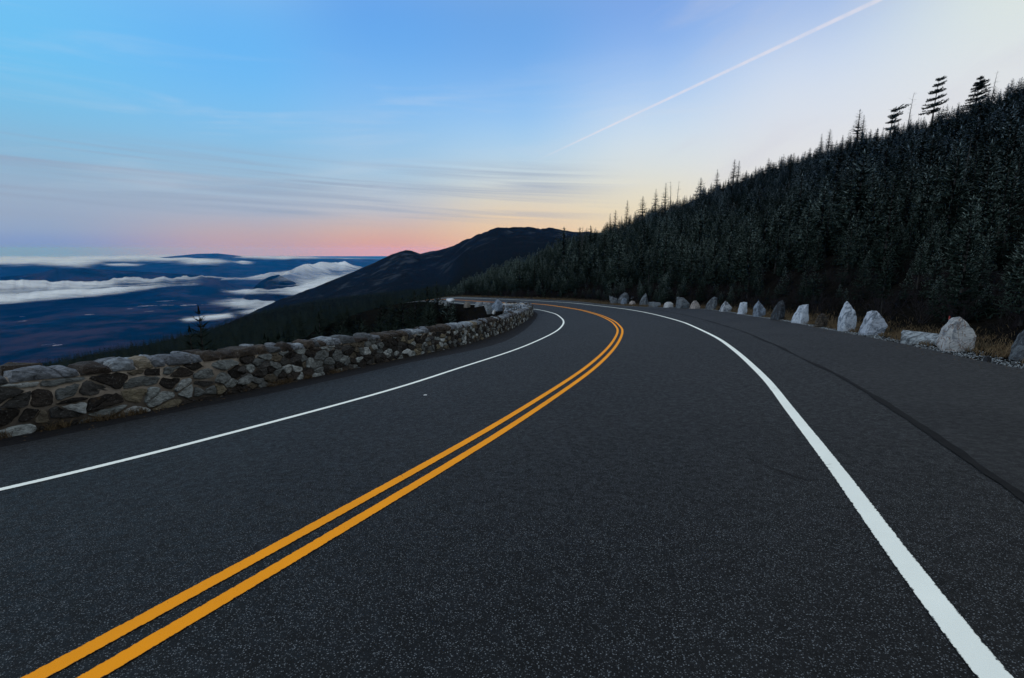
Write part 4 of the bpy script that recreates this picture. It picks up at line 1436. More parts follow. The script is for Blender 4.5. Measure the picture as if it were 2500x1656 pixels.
# left-hand slope behind the wall
LS = []
for (rmin, rmax_, st, sd) in ((0, 130, 2.2, 2), (130, 330, 3.0, 3), (330, 780, 5.0, 4)):
    X, Y, g = jgrid(-rmax_ * 0.9, 20, 0, rmax_, st, sd)
    r = np.hypot(X, Y); az = np.degrees(np.arctan2(X, Y))
    RA = np.interp(az, [-60, -42, -32, -26, -18, -8, 0, 5], [260, 340, 430, 560, 680, 700, 600, 500])
    m = (az > -58) & (az < -3.2) & (r > rmin) & (r < rmax_) & (r < RA + 60)
    X, Y, r, az = X[m], Y[m], r[m], az[m]
    m = keep_out(X, Y, 1.2, 1.6) & ~((az > -8.8) & (r < 84)) & ~((dist_line(X, Y, WALLP) < 3.4))
    X, Y, r, az = X[m], Y[m], r[m], az[m]
    Z = ground(X, Y)
    hh = np.clip(g.lognormal(0, 0.25, len(X)) * 4.6, 1.5, 8)
    if st > 6: hh *= 1.25
    head = SIL_A(az) * r - Z
    limh = head * 0.86 - 0.4
    limh = np.where((r > 200), head + g.uniform(-1.6, 1.3, len(X)), limh)
    hh = np.minimum(hh, limh)
    ok = hh > 0.9
    LS.append(np.stack([q[ok] for q in (X, Y, Z, r, az, hh)], 1))
LS = np.vstack(LS)
# fir beyond the far bend and inside the pit
print('trees right', len(right_set['X']), 'left', len(LS))

# the 300 that show largest become things
px_x = 1250 + right_set['X'] / (right_set['Y'] * math.cos(PITCH)) * 1250
score = right_set['h'] / right_set['r']
infr = (px_x < 2600) & (px_x > 1000)
score = np.where(infr, score, 0)
order = np.argsort(-score)
N_IND = 270
ind = order[:N_IND]; rest = order[N_IND:]

blab = sorted((a, l) for a, l in boulder_az if l != 'x')
used_labels = {}


def tree_thing(cm, tm, loc, h, rz, label, group='spruces on the wooded slope', cat='tree', name='spruce_tree', wid=1.0, base_h=5.0, tilt=0.0):
    e = empty(name, loc, rz)
    k = h / base_h
    e.scale = (k * wid, k * wid, k)
    e.rotation_euler = (tilt, 0, rz)
    tag(e, label, cat, group)
    if cm is not None:
        o = bpy.data.objects.new('crown', cm); link(o, e)
    o = bpy.data.objects.new('trunk', tm); link(o, e)
    return e


SHORT = ['the small left-tipped stone', 'the large hunched boulder', 'the small leaning blue stone', None, 'the low pinkish stone', 'the fin-shaped stone', 'the low flat grey block', 'the low whitish round stone', 'the broad flat-topped block', 'the brown grey hump stone', 'the right-leaning dark slab', 'the half-white pyramid stone', 'the small white square stone', 'the blue grey gable stone', 'the dark white-veined stone', 'the blunt white tooth stone', 'the tallest white stone', 'the wedge-shaped boulder', 'the biggest whitish boulder', 'the boulder at the right border', None]
LM = [(a, n) for (a, _), n in zip(boulder_az, SHORT) if n] + [(azel(2012, 790)[0], 'the layered brown stone'), (azel(2225, 830)[0], 'the white slab')]
LM += [(azel(1440, 735)[0], 'the dry grass left of the boulders'), (azel(1350, 735)[0], 'the middle of the far white line'), (azel(1250, 735)[0], 'the far end of the yellow lines'), (azel(1150, 735)[0], 'the distant road past the bend')]
ORD = ['nearest', 'second', 'third', 'fourth', 'fifth', 'sixth', 'seventh', 'eighth', 'ninth', 'tenth', 'eleventh', 'twelfth', 'thirteenth', 'fourteenth', 'fifteenth', 'sixteenth', 'seventeenth', 'eighteenth', 'nineteenth', 'twentieth'] + ['twenty-' + q for q in ('first', 'second', 'third', 'fourth', 'fifth', 'sixth', 'seventh', 'eighth', 'ninth')] + ['thirtieth'] + ['%s-%s' % (t_, q) for t_ in ('thirty', 'forty', 'fifty') for q in ('first', 'second', 'third', 'fourth', 'fifth', 'sixth', 'seventh', 'eighth', 'ninth')]
RT = random.Random(99)
rank = {}
for i in sorted(ind, key=lambda q: right_set['r'][q]):
    x, y, z, h, a, d = (right_set[k][i] for k in ('X', 'Y', 'Z', 'h', 'az', 'dE'))
    vi = RT.randrange(NV)
    nm_ = min(LM, key=lambda q: abs(q[0] - a))[1]
    rank[nm_] = rank.get(nm_, 0) + 1
    n_ = rank[nm_]
    kind_ = 'thin bare-footed' if vi == 5 else ('short young' if h < 2.6 else ('slender' if vi == 3 else ('broad' if vi == 2 else 'dark')))
    if n_ <= len(ORD):
        lab = '%s spruce, %s uphill behind %s' % (kind_, ORD[n_ - 1] if n_ > 1 else 'first', nm_)
    else:
        lab = 'dark spruce high in the wood far above %s' % nm_
    tree_thing(CR[vi], TRK, (x, y, z - 0.05), h, RT.random() * 6.28, lab, wid=RT.uniform(1.2, 1.8) if right_set['r'][i] > 45 else RT.uniform(1.0, 1.3))


# the rest of the wood: one object per side of the road
def lib(meshes, nm):
    col = bpy.data.collections.new(nm)
    for i, me in enumerate(meshes):
        o = bpy.data.objects.new('%s_%02d' % (nm, i), me)
        col.objects.link(o)
    return col


def join_mesh(a, b):
    bm = bmesh.new(); bm.from_mesh(a)
    me = bpy.data.meshes.new('tree')
    bm2 = bmesh.new(); bm2.from_mesh(b)
    return a


def scatter(name, P, idx, scl, rz, coll, label, cat, wid=None):
    me = bpy.data.meshes.new(name)
    me.vertices.add(len(P)); me.vertices.foreach_set('co', np.asarray(P, np.float32).ravel())
    for nm, dat, ty in (('idx', idx, 'INT'), ('rz', rz, 'FLOAT')):
        a = me.attributes.new(nm, ty, 'POINT'); a.data.foreach_set('value', np.asarray(dat, np.int32 if ty == 'INT' else np.float32))
    sv3 = np.stack([scl * (wid if wid is not None else 1), scl * (wid if wid is not None else 1), scl], 1).astype(np.float32)
    a = me.attributes.new('scl', 'FLOAT_VECTOR', 'POINT'); a.data.foreach_set('vector', sv3.ravel())
    o = bpy.data.objects.new(name, me); link(o)
    ng = bpy.data.node_groups.new(name, 'GeometryNodeTree')
    ng.interface.new_socket('Geometry', in_out='INPUT', socket_type='NodeSocketGeometry')
    ng.interface.new_socket('Geometry', in_out='OUTPUT', socket_type='NodeSocketGeometry')
    nn = ng.nodes.new
    gi = nn('NodeGroupInput'); go = nn('NodeGroupOutput')
    ci = nn('GeometryNodeCollectionInfo'); ci.inputs['Collection'].default_value = coll
    ci.inputs['Separate Children'].default_value = True; ci.inputs['Reset Children'].default_value = True
    iop = nn('GeometryNodeInstanceOnPoints'); iop.inputs['Pick Instance'].default_value = True

    def at3(nm, ty):
        q = nn('GeometryNodeInputNamedAttribute'); q.data_type = ty; q.inputs['Name'].default_value = nm
        return [s_ for s_ in q.outputs if s_.enabled and s_.name == 'Attribute'][0]
    ng.links.new(gi.outputs[0], iop.inputs['Points'])
    ng.links.new(ci.outputs[0], iop.inputs['Instance'])
    ng.links.new(at3('idx', 'INT'), iop.inputs['Instance Index'])
    cx = nn('ShaderNodeCombineXYZ'); ng.links.new(at3('rz', 'FLOAT'), cx.inputs[2])
    er = nn('FunctionNodeEulerToRotation'); ng.links.new(cx.outputs[0], er.inputs[0])
    ng.links.new(er.outputs[0], iop.inputs['Rotation'])
    ng.links.new(at3('scl', 'FLOAT_VECTOR'), iop.inputs['Scale'])
    ng.links.new(iop.outputs[0], go.inputs[0])
    md = o.modifiers.new('scatter', 'NODES'); md.node_group = ng
    tag(o, label, cat, kind='stuff')
    return o


def plain(meshes):
    out = []
    for me in meshes:
        m2 = me.copy(); m2.materials.clear(); m2.materials.append(bare_n.m); out.append(m2)
    return out


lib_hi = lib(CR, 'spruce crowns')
CRD = plain(CR)
lib_dk = lib(CRD, 'dark spruce crowns')
lib_lo = lib(plain(CRL), 'far spruce crowns')
lib_bu = lib(BU, 'bare bushes')
G = np.random.default_rng(17)
rs_ = {k: v[rest] for k, v in right_set.items()}
PR_ = np.stack([rs_['X'], rs_['Y'], rs_['Z'] - 0.05], 1)
scatter('spruce_wood', PR_, G.integers(0, NV, len(PR_)), rs_['h'] / 5.0, G.random(len(PR_)) * 6.28, lib_hi, 'dense dark spruce wood covering the rest of the right slope', 'wood', G.uniform(1.2, 1.8, len(PR_)))
nearL = LS[:, 3] < 110
A_, B_ = LS[nearL], LS[~nearL]
scatter('spruce_wood', A_[:, :3] - [0, 0, .05], G.integers(0, NV, len(A_)), A_[:, 5] / 5.0, G.random(len(A_)) * 6.28, lib_dk, 'dark spruces falling away just behind the stone guard wall', 'wood', G.uniform(1.1, 1.6, len(A_)))
scatter('far_wood', B_[:, :3] - [0, 0, .05], G.integers(0, 4, len(B_)), B_[:, 5] / 5.0, G.random(len(B_)) * 6.28, lib_lo, 'far spruce wood on the shoulder that falls to the valley', 'wood', G.uniform(1.2, 1.8, len(B_)))

# bushes: verge of the slope and the hollow inside the bend
X, Y, g = jgrid(-12, 60, 0, 95, 1.15, 9)
r = np.hypot(X, Y); az = np.degrees(np.arctan2(X, Y))
ins = in_poly(X, Y, POLY); dE = dist_line(X, Y, EDGE); dA = dist_line(X, Y, ASPH)
mr = (~ins) & (dE > 2.2) & (dE < 6.5) & (az > -8) & (r > np.interp(az, _azg, _rmax)) & (g.random(len(X)) < 0.75)
ml = (~ins) & (dA > 1.9) & (dA < 18) & (X < 3) & (az < 3) & (dist_line(X, Y, WALLP) > 1.3) & (g.random(len(X)) < 0.9) & ~mr
mm = mr | ml
X, Y = X[mm], Y[mm]
Zb = ground(X, Y)
sb = g.uniform(0.4, 0.85, len(X)) * np.where(ml[mm], 0.8, 1.0)
scatter('brushwood', np.stack([X, Y, Zb], 1), g.integers(0, 4, len(X)), sb, g.random(len(X)) * 6.28, lib_bu, 'bare dark brushwood along the foot of the wood and in the hollow behind the wall', 'brushwood')
print('bushes', len(X))


# ------------------------------------------------------------------ single trees that stand out
def ground1(x, y): return float(ground(np.array([x]), np.array([y]))[0])


def on_sky(px, py_base, rdist):
    """foot of a tree that shows at this place, at this distance"""
    az_, T_ = azel(px, py_base)
    x, y = math.sin(az_ * D2R) * rdist, math.cos(az_ * D2R) * rdist
    return x, y, ground1(x, y)


def flag_tree(seed, H, tiers, leanv, spread=1.0):
    """wind-flagged conifer: bare trunk with flat tiers of foliage"""
    R = random.Random(seed)
    V, F, A = [], [], []
    tiers = list(tiers) + [(R.uniform(.3, .92), R.uniform(.3, .8), R.uniform(.4, 1.0), .2) for _ in range(3)]
    for (zt, L1, L2, th) in tiers:   # height fraction, length to -x, length to +x
        n_ = 15
        for k in range(n_):
            a = k / n_ * 6.283 + R.uniform(-.2, .2)
            cx_ = math.cos(a)
            L = (L2 if cx_ > 0 else L1) * abs(cx_) ** 0.6 + 0.35 * abs(math.sin(a)) * (L1 + L2) / 2
            L *= R.uniform(0.8, 1.12)
            d = np.array([math.cos(a), math.sin(a) * 0.8, 0]); sd = np.array([-math.sin(a), math.cos(a), 0])
            z = H * zt + R.uniform(-.24, .24)
            o_ = np.array([leanv * H * zt ** 1.5, 0, z])
            ns = 9; prev = o_
            for j in range(1, ns + 1):
                u = j / ns
                p = o_ + d * L * u + np.array([0, 0, (0.34 if cx_ > 0 else -0.06) * L * u * u ** .4 + R.uniform(-.03, .05)])
                for sg in (-1, 1):
                    for _ in range(3):
                        w_ = th * R.uniform(.5, 1.5)
                        tip = p + sd * sg * w_ * R.uniform(.3, 1.2) + d * R.uniform(0, .3) + np.array([0, 0, R.uniform(-.22, .26)])
                        b = len(V)
                        V += [tuple(prev), tuple(p), tuple(tip)]; F.append((b, b + 1, b + 2)); A += [.2, .3, .6]
                prev = p
    me = bpy.data.meshes.new('crown')
    me.from_pydata(V, [], F)
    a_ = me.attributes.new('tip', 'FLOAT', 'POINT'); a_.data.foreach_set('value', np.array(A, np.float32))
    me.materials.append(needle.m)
    tw = [(math.pi if R.random() < .5 else 0.0 + R.uniform(-.6, .6), R.uniform(0, .3), H * t[0], (t[1] + t[2]) / 2, 0.03) for t in tiers for _ in range(4)]
    tm = trunk_mesh('trunk', H, 0.19, bark.m, leanv, 7, 1.0, tw)
    return me, tm


# big windswept pair on the skyline
for px, ytop, ybase, rd, sd_, lab, tiers, ln_ in [
    (2280, 191, 262, 150, 31, 'big windswept spruce with flat tiers of boughs standing tallest on the right skyline', [(.30, 2.9, 1.2, .42), (.42, 2.4, 2.6, .40), (.56, 1.9, 2.1, .35), (.70, 1.5, 1.5, .35), (.84, .9, 1.5, .32), (.95, .5, 1.3, .28)], .03),
    (2385, 188, 236, 138, 37, 'second windswept spruce with ragged flat boughs, right of the tallest one on the skyline', [(.22, 2.4, .9, .42), (.38, 2.0, 1.7, .42), (.52, 1.4, 2.0, .36), (.66, 1.3, 1.7, .36), (.80, .9, 1.5, .32), (.94, .5, .5, .26)], .02),
    (2178, 262, 290, 160, 41, 'low bushy spruce swept to the right on the skyline below the tall snag', [(.3, 1.6, 1.2, .4), (.5, 1.5, 1.8, .4), (.7, 1.1, 2.4, .35), (.9, .5, 3.2, .25)], .05),
]:
    x, y, z = on_sky(px, ybase, rd)
    _, Tt = azel(px, ytop)
    H = Tt * rd - z
    cm, tm = flag_tree(sd_, H, [(t0, a_ * .85, b_ * .85, w_ * .8) for t0, a_, b_, w_ in tiers], ln_)
    e = empty('windswept_spruce', (x, y, z)); e.rotation_euler = (0, 0, -math.radians(azel(px, ybase)[0]))
    tag(e, lab, 'tree')
    link(bpy.data.objects.new('crown', cm), e); link(bpy.data.objects.new('trunk', tm), e)

# dead snags
for px, ytop, rd, vi, lab in [
    (2227, 224, 155, 0, 'bare dead trunk left of the tallest windswept spruce on the skyline'),
    (2432, 172, 135, 1, 'bare dead spire right of the second windswept spruce near the right border'),
    (1640, 441, 195, 0, 'thin dead trunk with a tuft on top among the spruce tips halfway along the skyline'),
    (1656, 441, 195, 1, 'thin forked dead trunk next to the tufted one halfway along the skyline'),
    (1421, 551, 110, 0, 'short dead stick left of the bushy spruce at the low end of the skyline'),
    (2370, 330, 60, 1, 'pale dead trunk standing inside the wood on the upper right slope'),
]:
    az_, Tt = azel(px, ytop)
    x, y = math.sin(az_ * D2R) * rd, math.cos(az_ * D2R) * rd
    z = ground1(x, y); h = Tt * rd - z
    tree_thing(None, SNAG[vi], (x, y, z - .1), h, RT.random() * 6, lab, None, 'dead tree', 'dead_tree', wid=1.0 if rd > 100 else .7)

# spruces whose tips rise above the skyline
for px, ytop, rd, vi, wd, lab in [
    (2100, 262, 165, 3, .9, 'slim spruce with the tallest plain spire on the skyline, left of the bushy swept one'),
    (2110, 276, 163, 3, .7, 'smaller spire close to the right of the tallest plain spire'),
    (2027, 310, 175, 5, .8, 'spruce spire with a dense tip, second left of the tallest plain spire'),
    (2007, 321, 178, 3, .7, 'thin spruce spire just left of the dense-tipped one on the skyline'),
    (1794, 384, 188, 5, .8, 'club-tipped spruce rising above the middle of the skyline'),
    (1805, 387, 188, 5, .6, 'slighter club-tipped spruce just right of its taller twin on the skyline'),
    (1752, 408, 190, 1, .7, 'dark narrow spruce spire left of the club-tipped pair'),
    (1712, 428, 190, 2, .8, 'broad dark spruce rising from the skyline in the middle of the slope'),
    (1602, 456, 190, 6, .6, 'neat fir-shaped spruce on the skyline left of the thin dead trunks'),
    (1626, 442, 190, 3, .7, 'slim spruce spire directly left of the thin dead trunks'),
    (1570, 474, 185, 0, .8, 'layered spruce on the skyline between the neat one and the round-headed pole'),
    (1532, 484, 180, 5, .55, 'pole-like spruce with a round head on the skyline'),
    (1503, 508, 175, 5, .8, 'dark knobbly spruce left of the round-headed pole'),
    (1490, 516, 170, 3, .8, 'ragged little spruce at the left foot of the skyline slope'),
    (1442, 546, 120, 2, 1.1, 'bushy spreading spruce where the skyline meets the far mountain'),
    (1377, 550, 105, 5, 1.2, 'flat-headed spruce standing alone against the far mountain ridge'),
]:
    az_, Tt = azel(px, ytop + 6)
    x, y = math.sin(az_ * D2R) * rd, math.cos(az_ * D2R) * rd
    z = ground1(x, y); h = Tt * rd - z
    tree_thing(CR[vi], TRK, (x, y, z - .1), h, RT.random() * 6, lab, 'spruces on the wooded slope', wid=wd * 2.0)

# lone firs behind the wall on the left
for px, ytop, rd, vi, wd, lab in [
    (484, 753, 34, 0, 1.1, 'lone black spruce rising above the shoulder behind the wall on the left'),
    (462, 800, 30, 3, 1.4, 'lower spruce just left of the lone black one behind the wall'),
    (778, 768, 40, 1, 1.2, 'dark spruce showing above the wall where the shoulder darkens'),
    (835, 774, 38, 3, 1.3, 'thin spruce behind the wall, right of the one where the shoulder darkens'),
    (930, 744, 60, 0, 1.3, 'black spruce behind the middle of the wall'),
    (1066, 688, 67, 2, 1.5, 'big black spruce left of where the distant road ends'),
    (1043, 700, 66, 0, 1.5, 'black spruce leaning into the bigger one by the distant road'),
    (1088, 700, 96, 1, 1.3, 'dark spruce right beside the visible end of the distant road'),
    (1012, 714, 64, 0, 1.5, 'dark spruce left of the black pair by the distant road'),
    (982, 727, 62, 2, 1.5, 'broad spruce in the hollow behind the wall, left of the pale stones'),
]:
    az_, Tt = azel(px, ytop)
    x, y = math.sin(az_ * D2R) * rd, math.cos(az_ * D2R) * rd
    z = ground1(x, y); h = Tt * rd - z
    tree_thing(CRD[vi], TRK, (x, y, z - .1), h, RT.random() * 6, lab, 'spruces behind the guard wall', wid=wd)

# ------------------------------------------------------------------ gravel, dry grass
def tris_object(name, V, F, mat, label, cat):
    o = mesh_obj(name, V, F, mat, None, False)
    tag(o, label, cat, kind='stuff')
    return o


g = np.random.default_rng(33)
nE = -normals2(EDGE)   # check orientation below
mid = EDGE[60]
if in_poly(np.array([mid[0] + nE[60, 0] * .3]), np.array([mid[1] + nE[60, 1] * .3]), POLY)[0]: nE = -nE
sE = np.concatenate([[0], np.cumsum(np.linalg.norm(np.diff(EDGE, axis=0), axis=1))])


def edge_pt(s, off):
    return np.stack([np.interp(s, sE, EDGE[:, 0]) + np.interp(s, sE, nE[:, 0]) * off, np.interp(s, sE, EDGE[:, 1]) + np.interp(s, sE, nE[:, 1]) * off], 1)


s_lo = np.interp(2, EDGE[:60, 1], sE[:60]); s_hi = sE[-60]
NP = 14000
u = g.random(NP) ** 1.6
sp_ = s_lo + (s_hi - s_lo) * u
wdt = np.interp(sp_, [s_lo, s_lo + 10, s_lo + 20, s_lo + 40], [0.55, 0.45, 0.28, 0.2])
of = g.normal(0.05, 1, NP) * wdt * 0.5 + wdt * 0.4
P = edge_pt(sp_, of)
zz = np.maximum(ground(P[:, 0], P[:, 1]), surf(P[:, 0], P[:, 1]) - 0.02)
sz = g.uniform(0.008, 0.024, NP) * np.interp(sp_, [s_lo, s_lo + 25, s_hi], [1, 1.3, 1.8])
oct_v = np.array([(1, 0, 0), (0, 1, 0), (-1, 0, 0), (0, -1, 0), (0, 0, .7), (0, 0, -.5)], float)
oct_f = np.array([(0, 1, 4), (1, 2, 4), (2, 3, 4), (3, 0, 4), (1, 0, 5), (2, 1, 5), (3, 2, 5), (0, 3, 5)])
ang = g.random(NP) * 6.28
jit = g.uniform(.6, 1.3, (NP, 6, 3))
v = oct_v[None] * jit * sz[:, None, None]
ca_, sa_ = np.cos(ang)[:, None], np.sin(ang)[:, None]
vx = v[..., 0] * ca_ - v[..., 1] * sa_; vy = v[..., 0] * sa_ + v[..., 1] * ca_
v = np.stack([vx + P[:, 0:1], vy + P[:, 1:2], v[..., 2] + zz[:, None] + sz[:, None] * .25], -1).reshape(-1, 3)
f = (oct_f[None] + (np.arange(NP) * 6)[:, None, None]).reshape(-1, 3)
grav = Mat('roadside gravel', 0.9, 0.2)
gi_ = grav.n('ShaderNodeNewGeometry')
grav.color(grav.mix(grav.math('POWER', gi_.outputs['Random Per Island'], 1.3), (0.03, 0.033, 0.036), (0.22, 0.24, 0.25)))
tris_object('gravel', v, f, grav.m, 'strip of pale gravel between the lay-by asphalt and the dry grass', 'gravel')


def blades(P, zz, hgt, g, wid=0.006, lean=0.6):
    n_ = len(P)
    a = g.random(n_) * 6.28; b = g.random(n_) * 6.28
    d = np.stack([np.cos(a), np.sin(a)], 1); s_ = np.stack([np.cos(b), np.sin(b)], 1) * wid
    L = hgt * g.uniform(.5, 1.2, n_)
    le = g.uniform(0.1, lean, n_) * L
    base = np.stack([P[:, 0], P[:, 1], zz], 1)
    v0 = base.copy(); v0[:, :2] += s_
    v1 = base.copy(); v1[:, :2] -= s_
    mid_ = base.copy(); mid_[:, :2] += d * le[:, None] * .35; mid_[:, 2] += L * .6
    m0 = mid_.copy(); m0[:, :2] += s_ * .7
    m1 = mid_.copy(); m1[:, :2] -= s_ * .7
    tip = base.copy(); tip[:, :2] += d * le[:, None]; tip[:, 2] += L * .9
    V = np.stack([v0, v1, m1, m0, tip], 1).reshape(-1, 3)
    q = np.array([(0, 1, 2), (0, 2, 3), (3, 2, 4)])
    F = (q[None] + (np.arange(n_) * 5)[:, None, None]).reshape(-1, 3)
    return V, F


NG = 60000
u = g.random(NG) ** 1.5
sp_ = s_lo + (s_hi - s_lo) * u
of = np.interp(sp_, [s_lo, s_lo + 20, s_lo + 50], [0.55, .28, .2]) + np.abs(g.normal(0, 1, NG)) * 0.9
P = edge_pt(sp_, of)
P += g.normal(0, .05, P.shape)
dens = fbm(P[:, 0] * 1.3, P[:, 1] * 1.3, 3, 61)
k = (dens > -0.18 - 0.3 * (of > .8)) & (of < 3.2)
P = P[k]; sp_ = sp_[k]
zz = ground(P[:, 0], P[:, 1])
V, F = blades(P, zz - .01, np.interp(sp_, [s_lo, s_lo + 30, s_hi], [.13, .17, .26]), g, 0.005, 1.3)
wide = np.interp(sp_, [s_lo, s_hi], [1, 2.5])
grass = Mat('dry grass', 0.95, 0.1)
gi_ = grass.n('ShaderNodeNewGeometry')
grass.color(grass.mix(gi_.outputs['Random Per Island'], (0.035, 0.022, 0.012), (0.15, 0.108, 0.062)))
tris_object('dry_grass', V, F, grass.m, 'dry brown grass round the feet of the roadside boulders', 'grass')

# withered tufts at the foot of the wall
NT = 5200
sW = g.uniform(2, 22, NT)
s_w0 = float(ws[np.argmin(np.hypot(WALLP[:, 0] + 6.85, WALLP[:, 1] - 6.5))])
sW = s_w0 - 1.5 + g.random(NT) ** 1.8 * 9
px_ = np.stack([np.interp(sW, ws, WALLP[:, 0]), np.interp(sW, ws, WALLP[:, 1])], 1)
nx_ = np.stack([np.interp(sW, ws, wn[:, 0]), np.interp(sW, ws, wn[:, 1])], 1)
P = px_ + nx_ * (0.04 + np.abs(g.normal(0, .09, NT)))[:, None]
k = fbm(P[:, 0] * 2.4, P[:, 1] * 2.4, 3, 71) > 0.02
P = P[k]
V, F = blades(P, surf(P[:, 0], P[:, 1]) - .01, 0.13, g, 0.0034, 1.6)
tris_object('withered_grass', V, F, grass.m, 'withered grass and weeds at the foot of the stone wall in the foreground', 'grass')

# fallen leaves and twigs swept against the wall and the verge
NL = 1500
half = NL // 2
sL = s_w0 - 1 + g.random(half) ** 1.3 * 26
pL = np.stack([np.interp(sL, ws, WALLP[:, 0]), np.interp(sL, ws, WALLP[:, 1])], 1)
nL = np.stack([np.interp(sL, ws, wn[:, 0]), np.interp(sL, ws, wn[:, 1])], 1)
pL = pL + nL * (0.05 + np.abs(g.normal(0, .28, half)))[:, None]
sR = s_lo + g.random(NL - half) ** 1.5 * 30
pR = edge_pt(sR, -np.abs(g.normal(0, .35, NL - half)))
P = np.vstack([pL, pR])
zz = surf(P[:, 0], P[:, 1]) + 0.012
a = g.random(NL) * 6.28; L_ = g.uniform(.008, .026, NL)
dx_ = np.stack([np.cos(a), np.sin(a)], 1) * L_[:, None]; dy_ = np.stack([-np.sin(a), np.cos(a)], 1) * (L_ * g.uniform(.2, .6, NL))[:, None]
q4 = [np.column_stack([P + sx * dx_ + sy * dy_, zz + g.uniform(0, .012, NL)]) for sx, sy in ((-1, 0), (0, -1), (1, 0), (0, 1))]
V = np.stack(q4, 1).reshape(-1, 3)
F = (np.array([(0, 1, 2), (0, 2, 3)])[None] + (np.arange(NL) * 4)[:, None, None]).reshape(-1, 3)
lf = Mat('dead leaves', 0.9, 0.1)
gi_ = lf.n('ShaderNodeNewGeometry')
lf.color(lf.mix(gi_.outputs['Random Per Island'], (0.02, 0.012, 0.007), (0.13, 0.085, 0.045)))
tris_object('fallen_leaves', V, F, lf.m, 'scattered dead leaves and grit along the wall foot and the verge', 'leaves')

# small bits on the road: a pale scrap, and the red marker by the big boulder
b = at(1038, 966)
o = py_obj('paper_scrap', [(-.03, -.008, 0), (.03, -.01, .003), (.034, .008, .008), (0, .012, .01), (-.028, .009, .004), (0, 0, .008)], [(0, 1, 5), (1, 2, 5), (2, 3, 5), (3, 4, 5), (4, 0, 5)], None)
pm = Mat('pale paper', 0.8); pm.color((0.6, 0.6, 0.58)); o.data.materials.append(pm.m)
o.location = (float(b[0]), float(b[1]), float(surf(b[0], b[1])) + .006)
tag(o, 'tiny pale scrap lying on the asphalt in the left lane', 'scrap')
b = at(2308, 838, 0); b = b * 1.12
zb = ground1(b[0], b[1])
_, Tt = azel(2307, 771)
e = empty('marker_stake', (float(b[0]), float(b[1]), zb))
tag(e, 'thin dark stake with a small red marker behind the biggest whitish boulder', 'marker')
hs = Tt * math.hypot(b[0], b[1]) - zb
st_m = Mat('dark stake'); st_m.color((0.03, 0.028, 0.025))
rd_m = Mat('red marker'); rd_m.color((0.32, 0.05, 0.045))
v = [(sx * .008, sy * .008, z_) for z_ in (-.1, hs - .08) for sx, sy in ((-1, -1), (1, -1), (1, 1), (-1, 1))]
bf = [(0, 1, 5, 4), (1, 2, 6, 5), (2, 3, 7, 6), (3, 0, 4, 7), (4, 5, 6, 7), (3, 2, 1, 0)]
py_obj('stake', v, bf, st_m.m, e)
v = [(sx * (.02 if z_ < hs - .03 else .014), sy * .006 - .012, z_) for z_ in (hs - .10, hs) for sx, sy in ((-1, -1), (1, -1), (1, 1), (-1, 1))]
py_obj('red_tip', v, bf, rd_m.m, e)

# ------------------------------------------------------------------ valley clouds
cl = Mat('cloud', 1.0, 0.0)
cl.color((0.86, 0.88, 0.90))
cd = cl.attr('dens')
nz = cl.noise(cl.coord('Object', (0.6, 1.3, 1)), 0.0040, 8, 0.66)
nz2 = cl.noise(cl.coord('Object', (1, 1, 1)), 0.0009, 5, 0.6)
al = cl.rng(cl.math('ADD', cd.outputs['Fac'], cl.math('MULTIPLY', cl.math('SUBTRACT', cl.math('ADD', cl.math('MULTIPLY', nz, .6), cl.math('MULTIPLY', nz2, .6)), 0.6), 1.7)), 0.08, 1.25, 0.0, 0.97)
tr = cl.n('ShaderNodeBsdfTransparent'); mx = cl.n('ShaderNodeMixShader')
trl = cl.n('ShaderNodeBsdfTranslucent'); trl.inputs[0].default_value = (0.86, 0.88, 0.9, 1)
mx0 = cl.n('ShaderNodeMixShader'); mx0.inputs[0].default_value = 0.35
dif = cl.n('ShaderNodeBsdfDiffuse'); dif.inputs[0].default_value = (0.88, 0.9, 0.92, 1)
cl.l(dif.outputs[0], mx0.inputs[1]); cl.l(trl.outputs[0], mx0.inputs[2])
cl.l(al, mx.inputs[0]); cl.l(tr.outputs[0], mx.inputs[1]); cl.l(mx0.outputs[0], mx.inputs[2])
cl.l(mx.outputs[0], cl.m.node_tree.nodes['Material Output'].inputs[0])


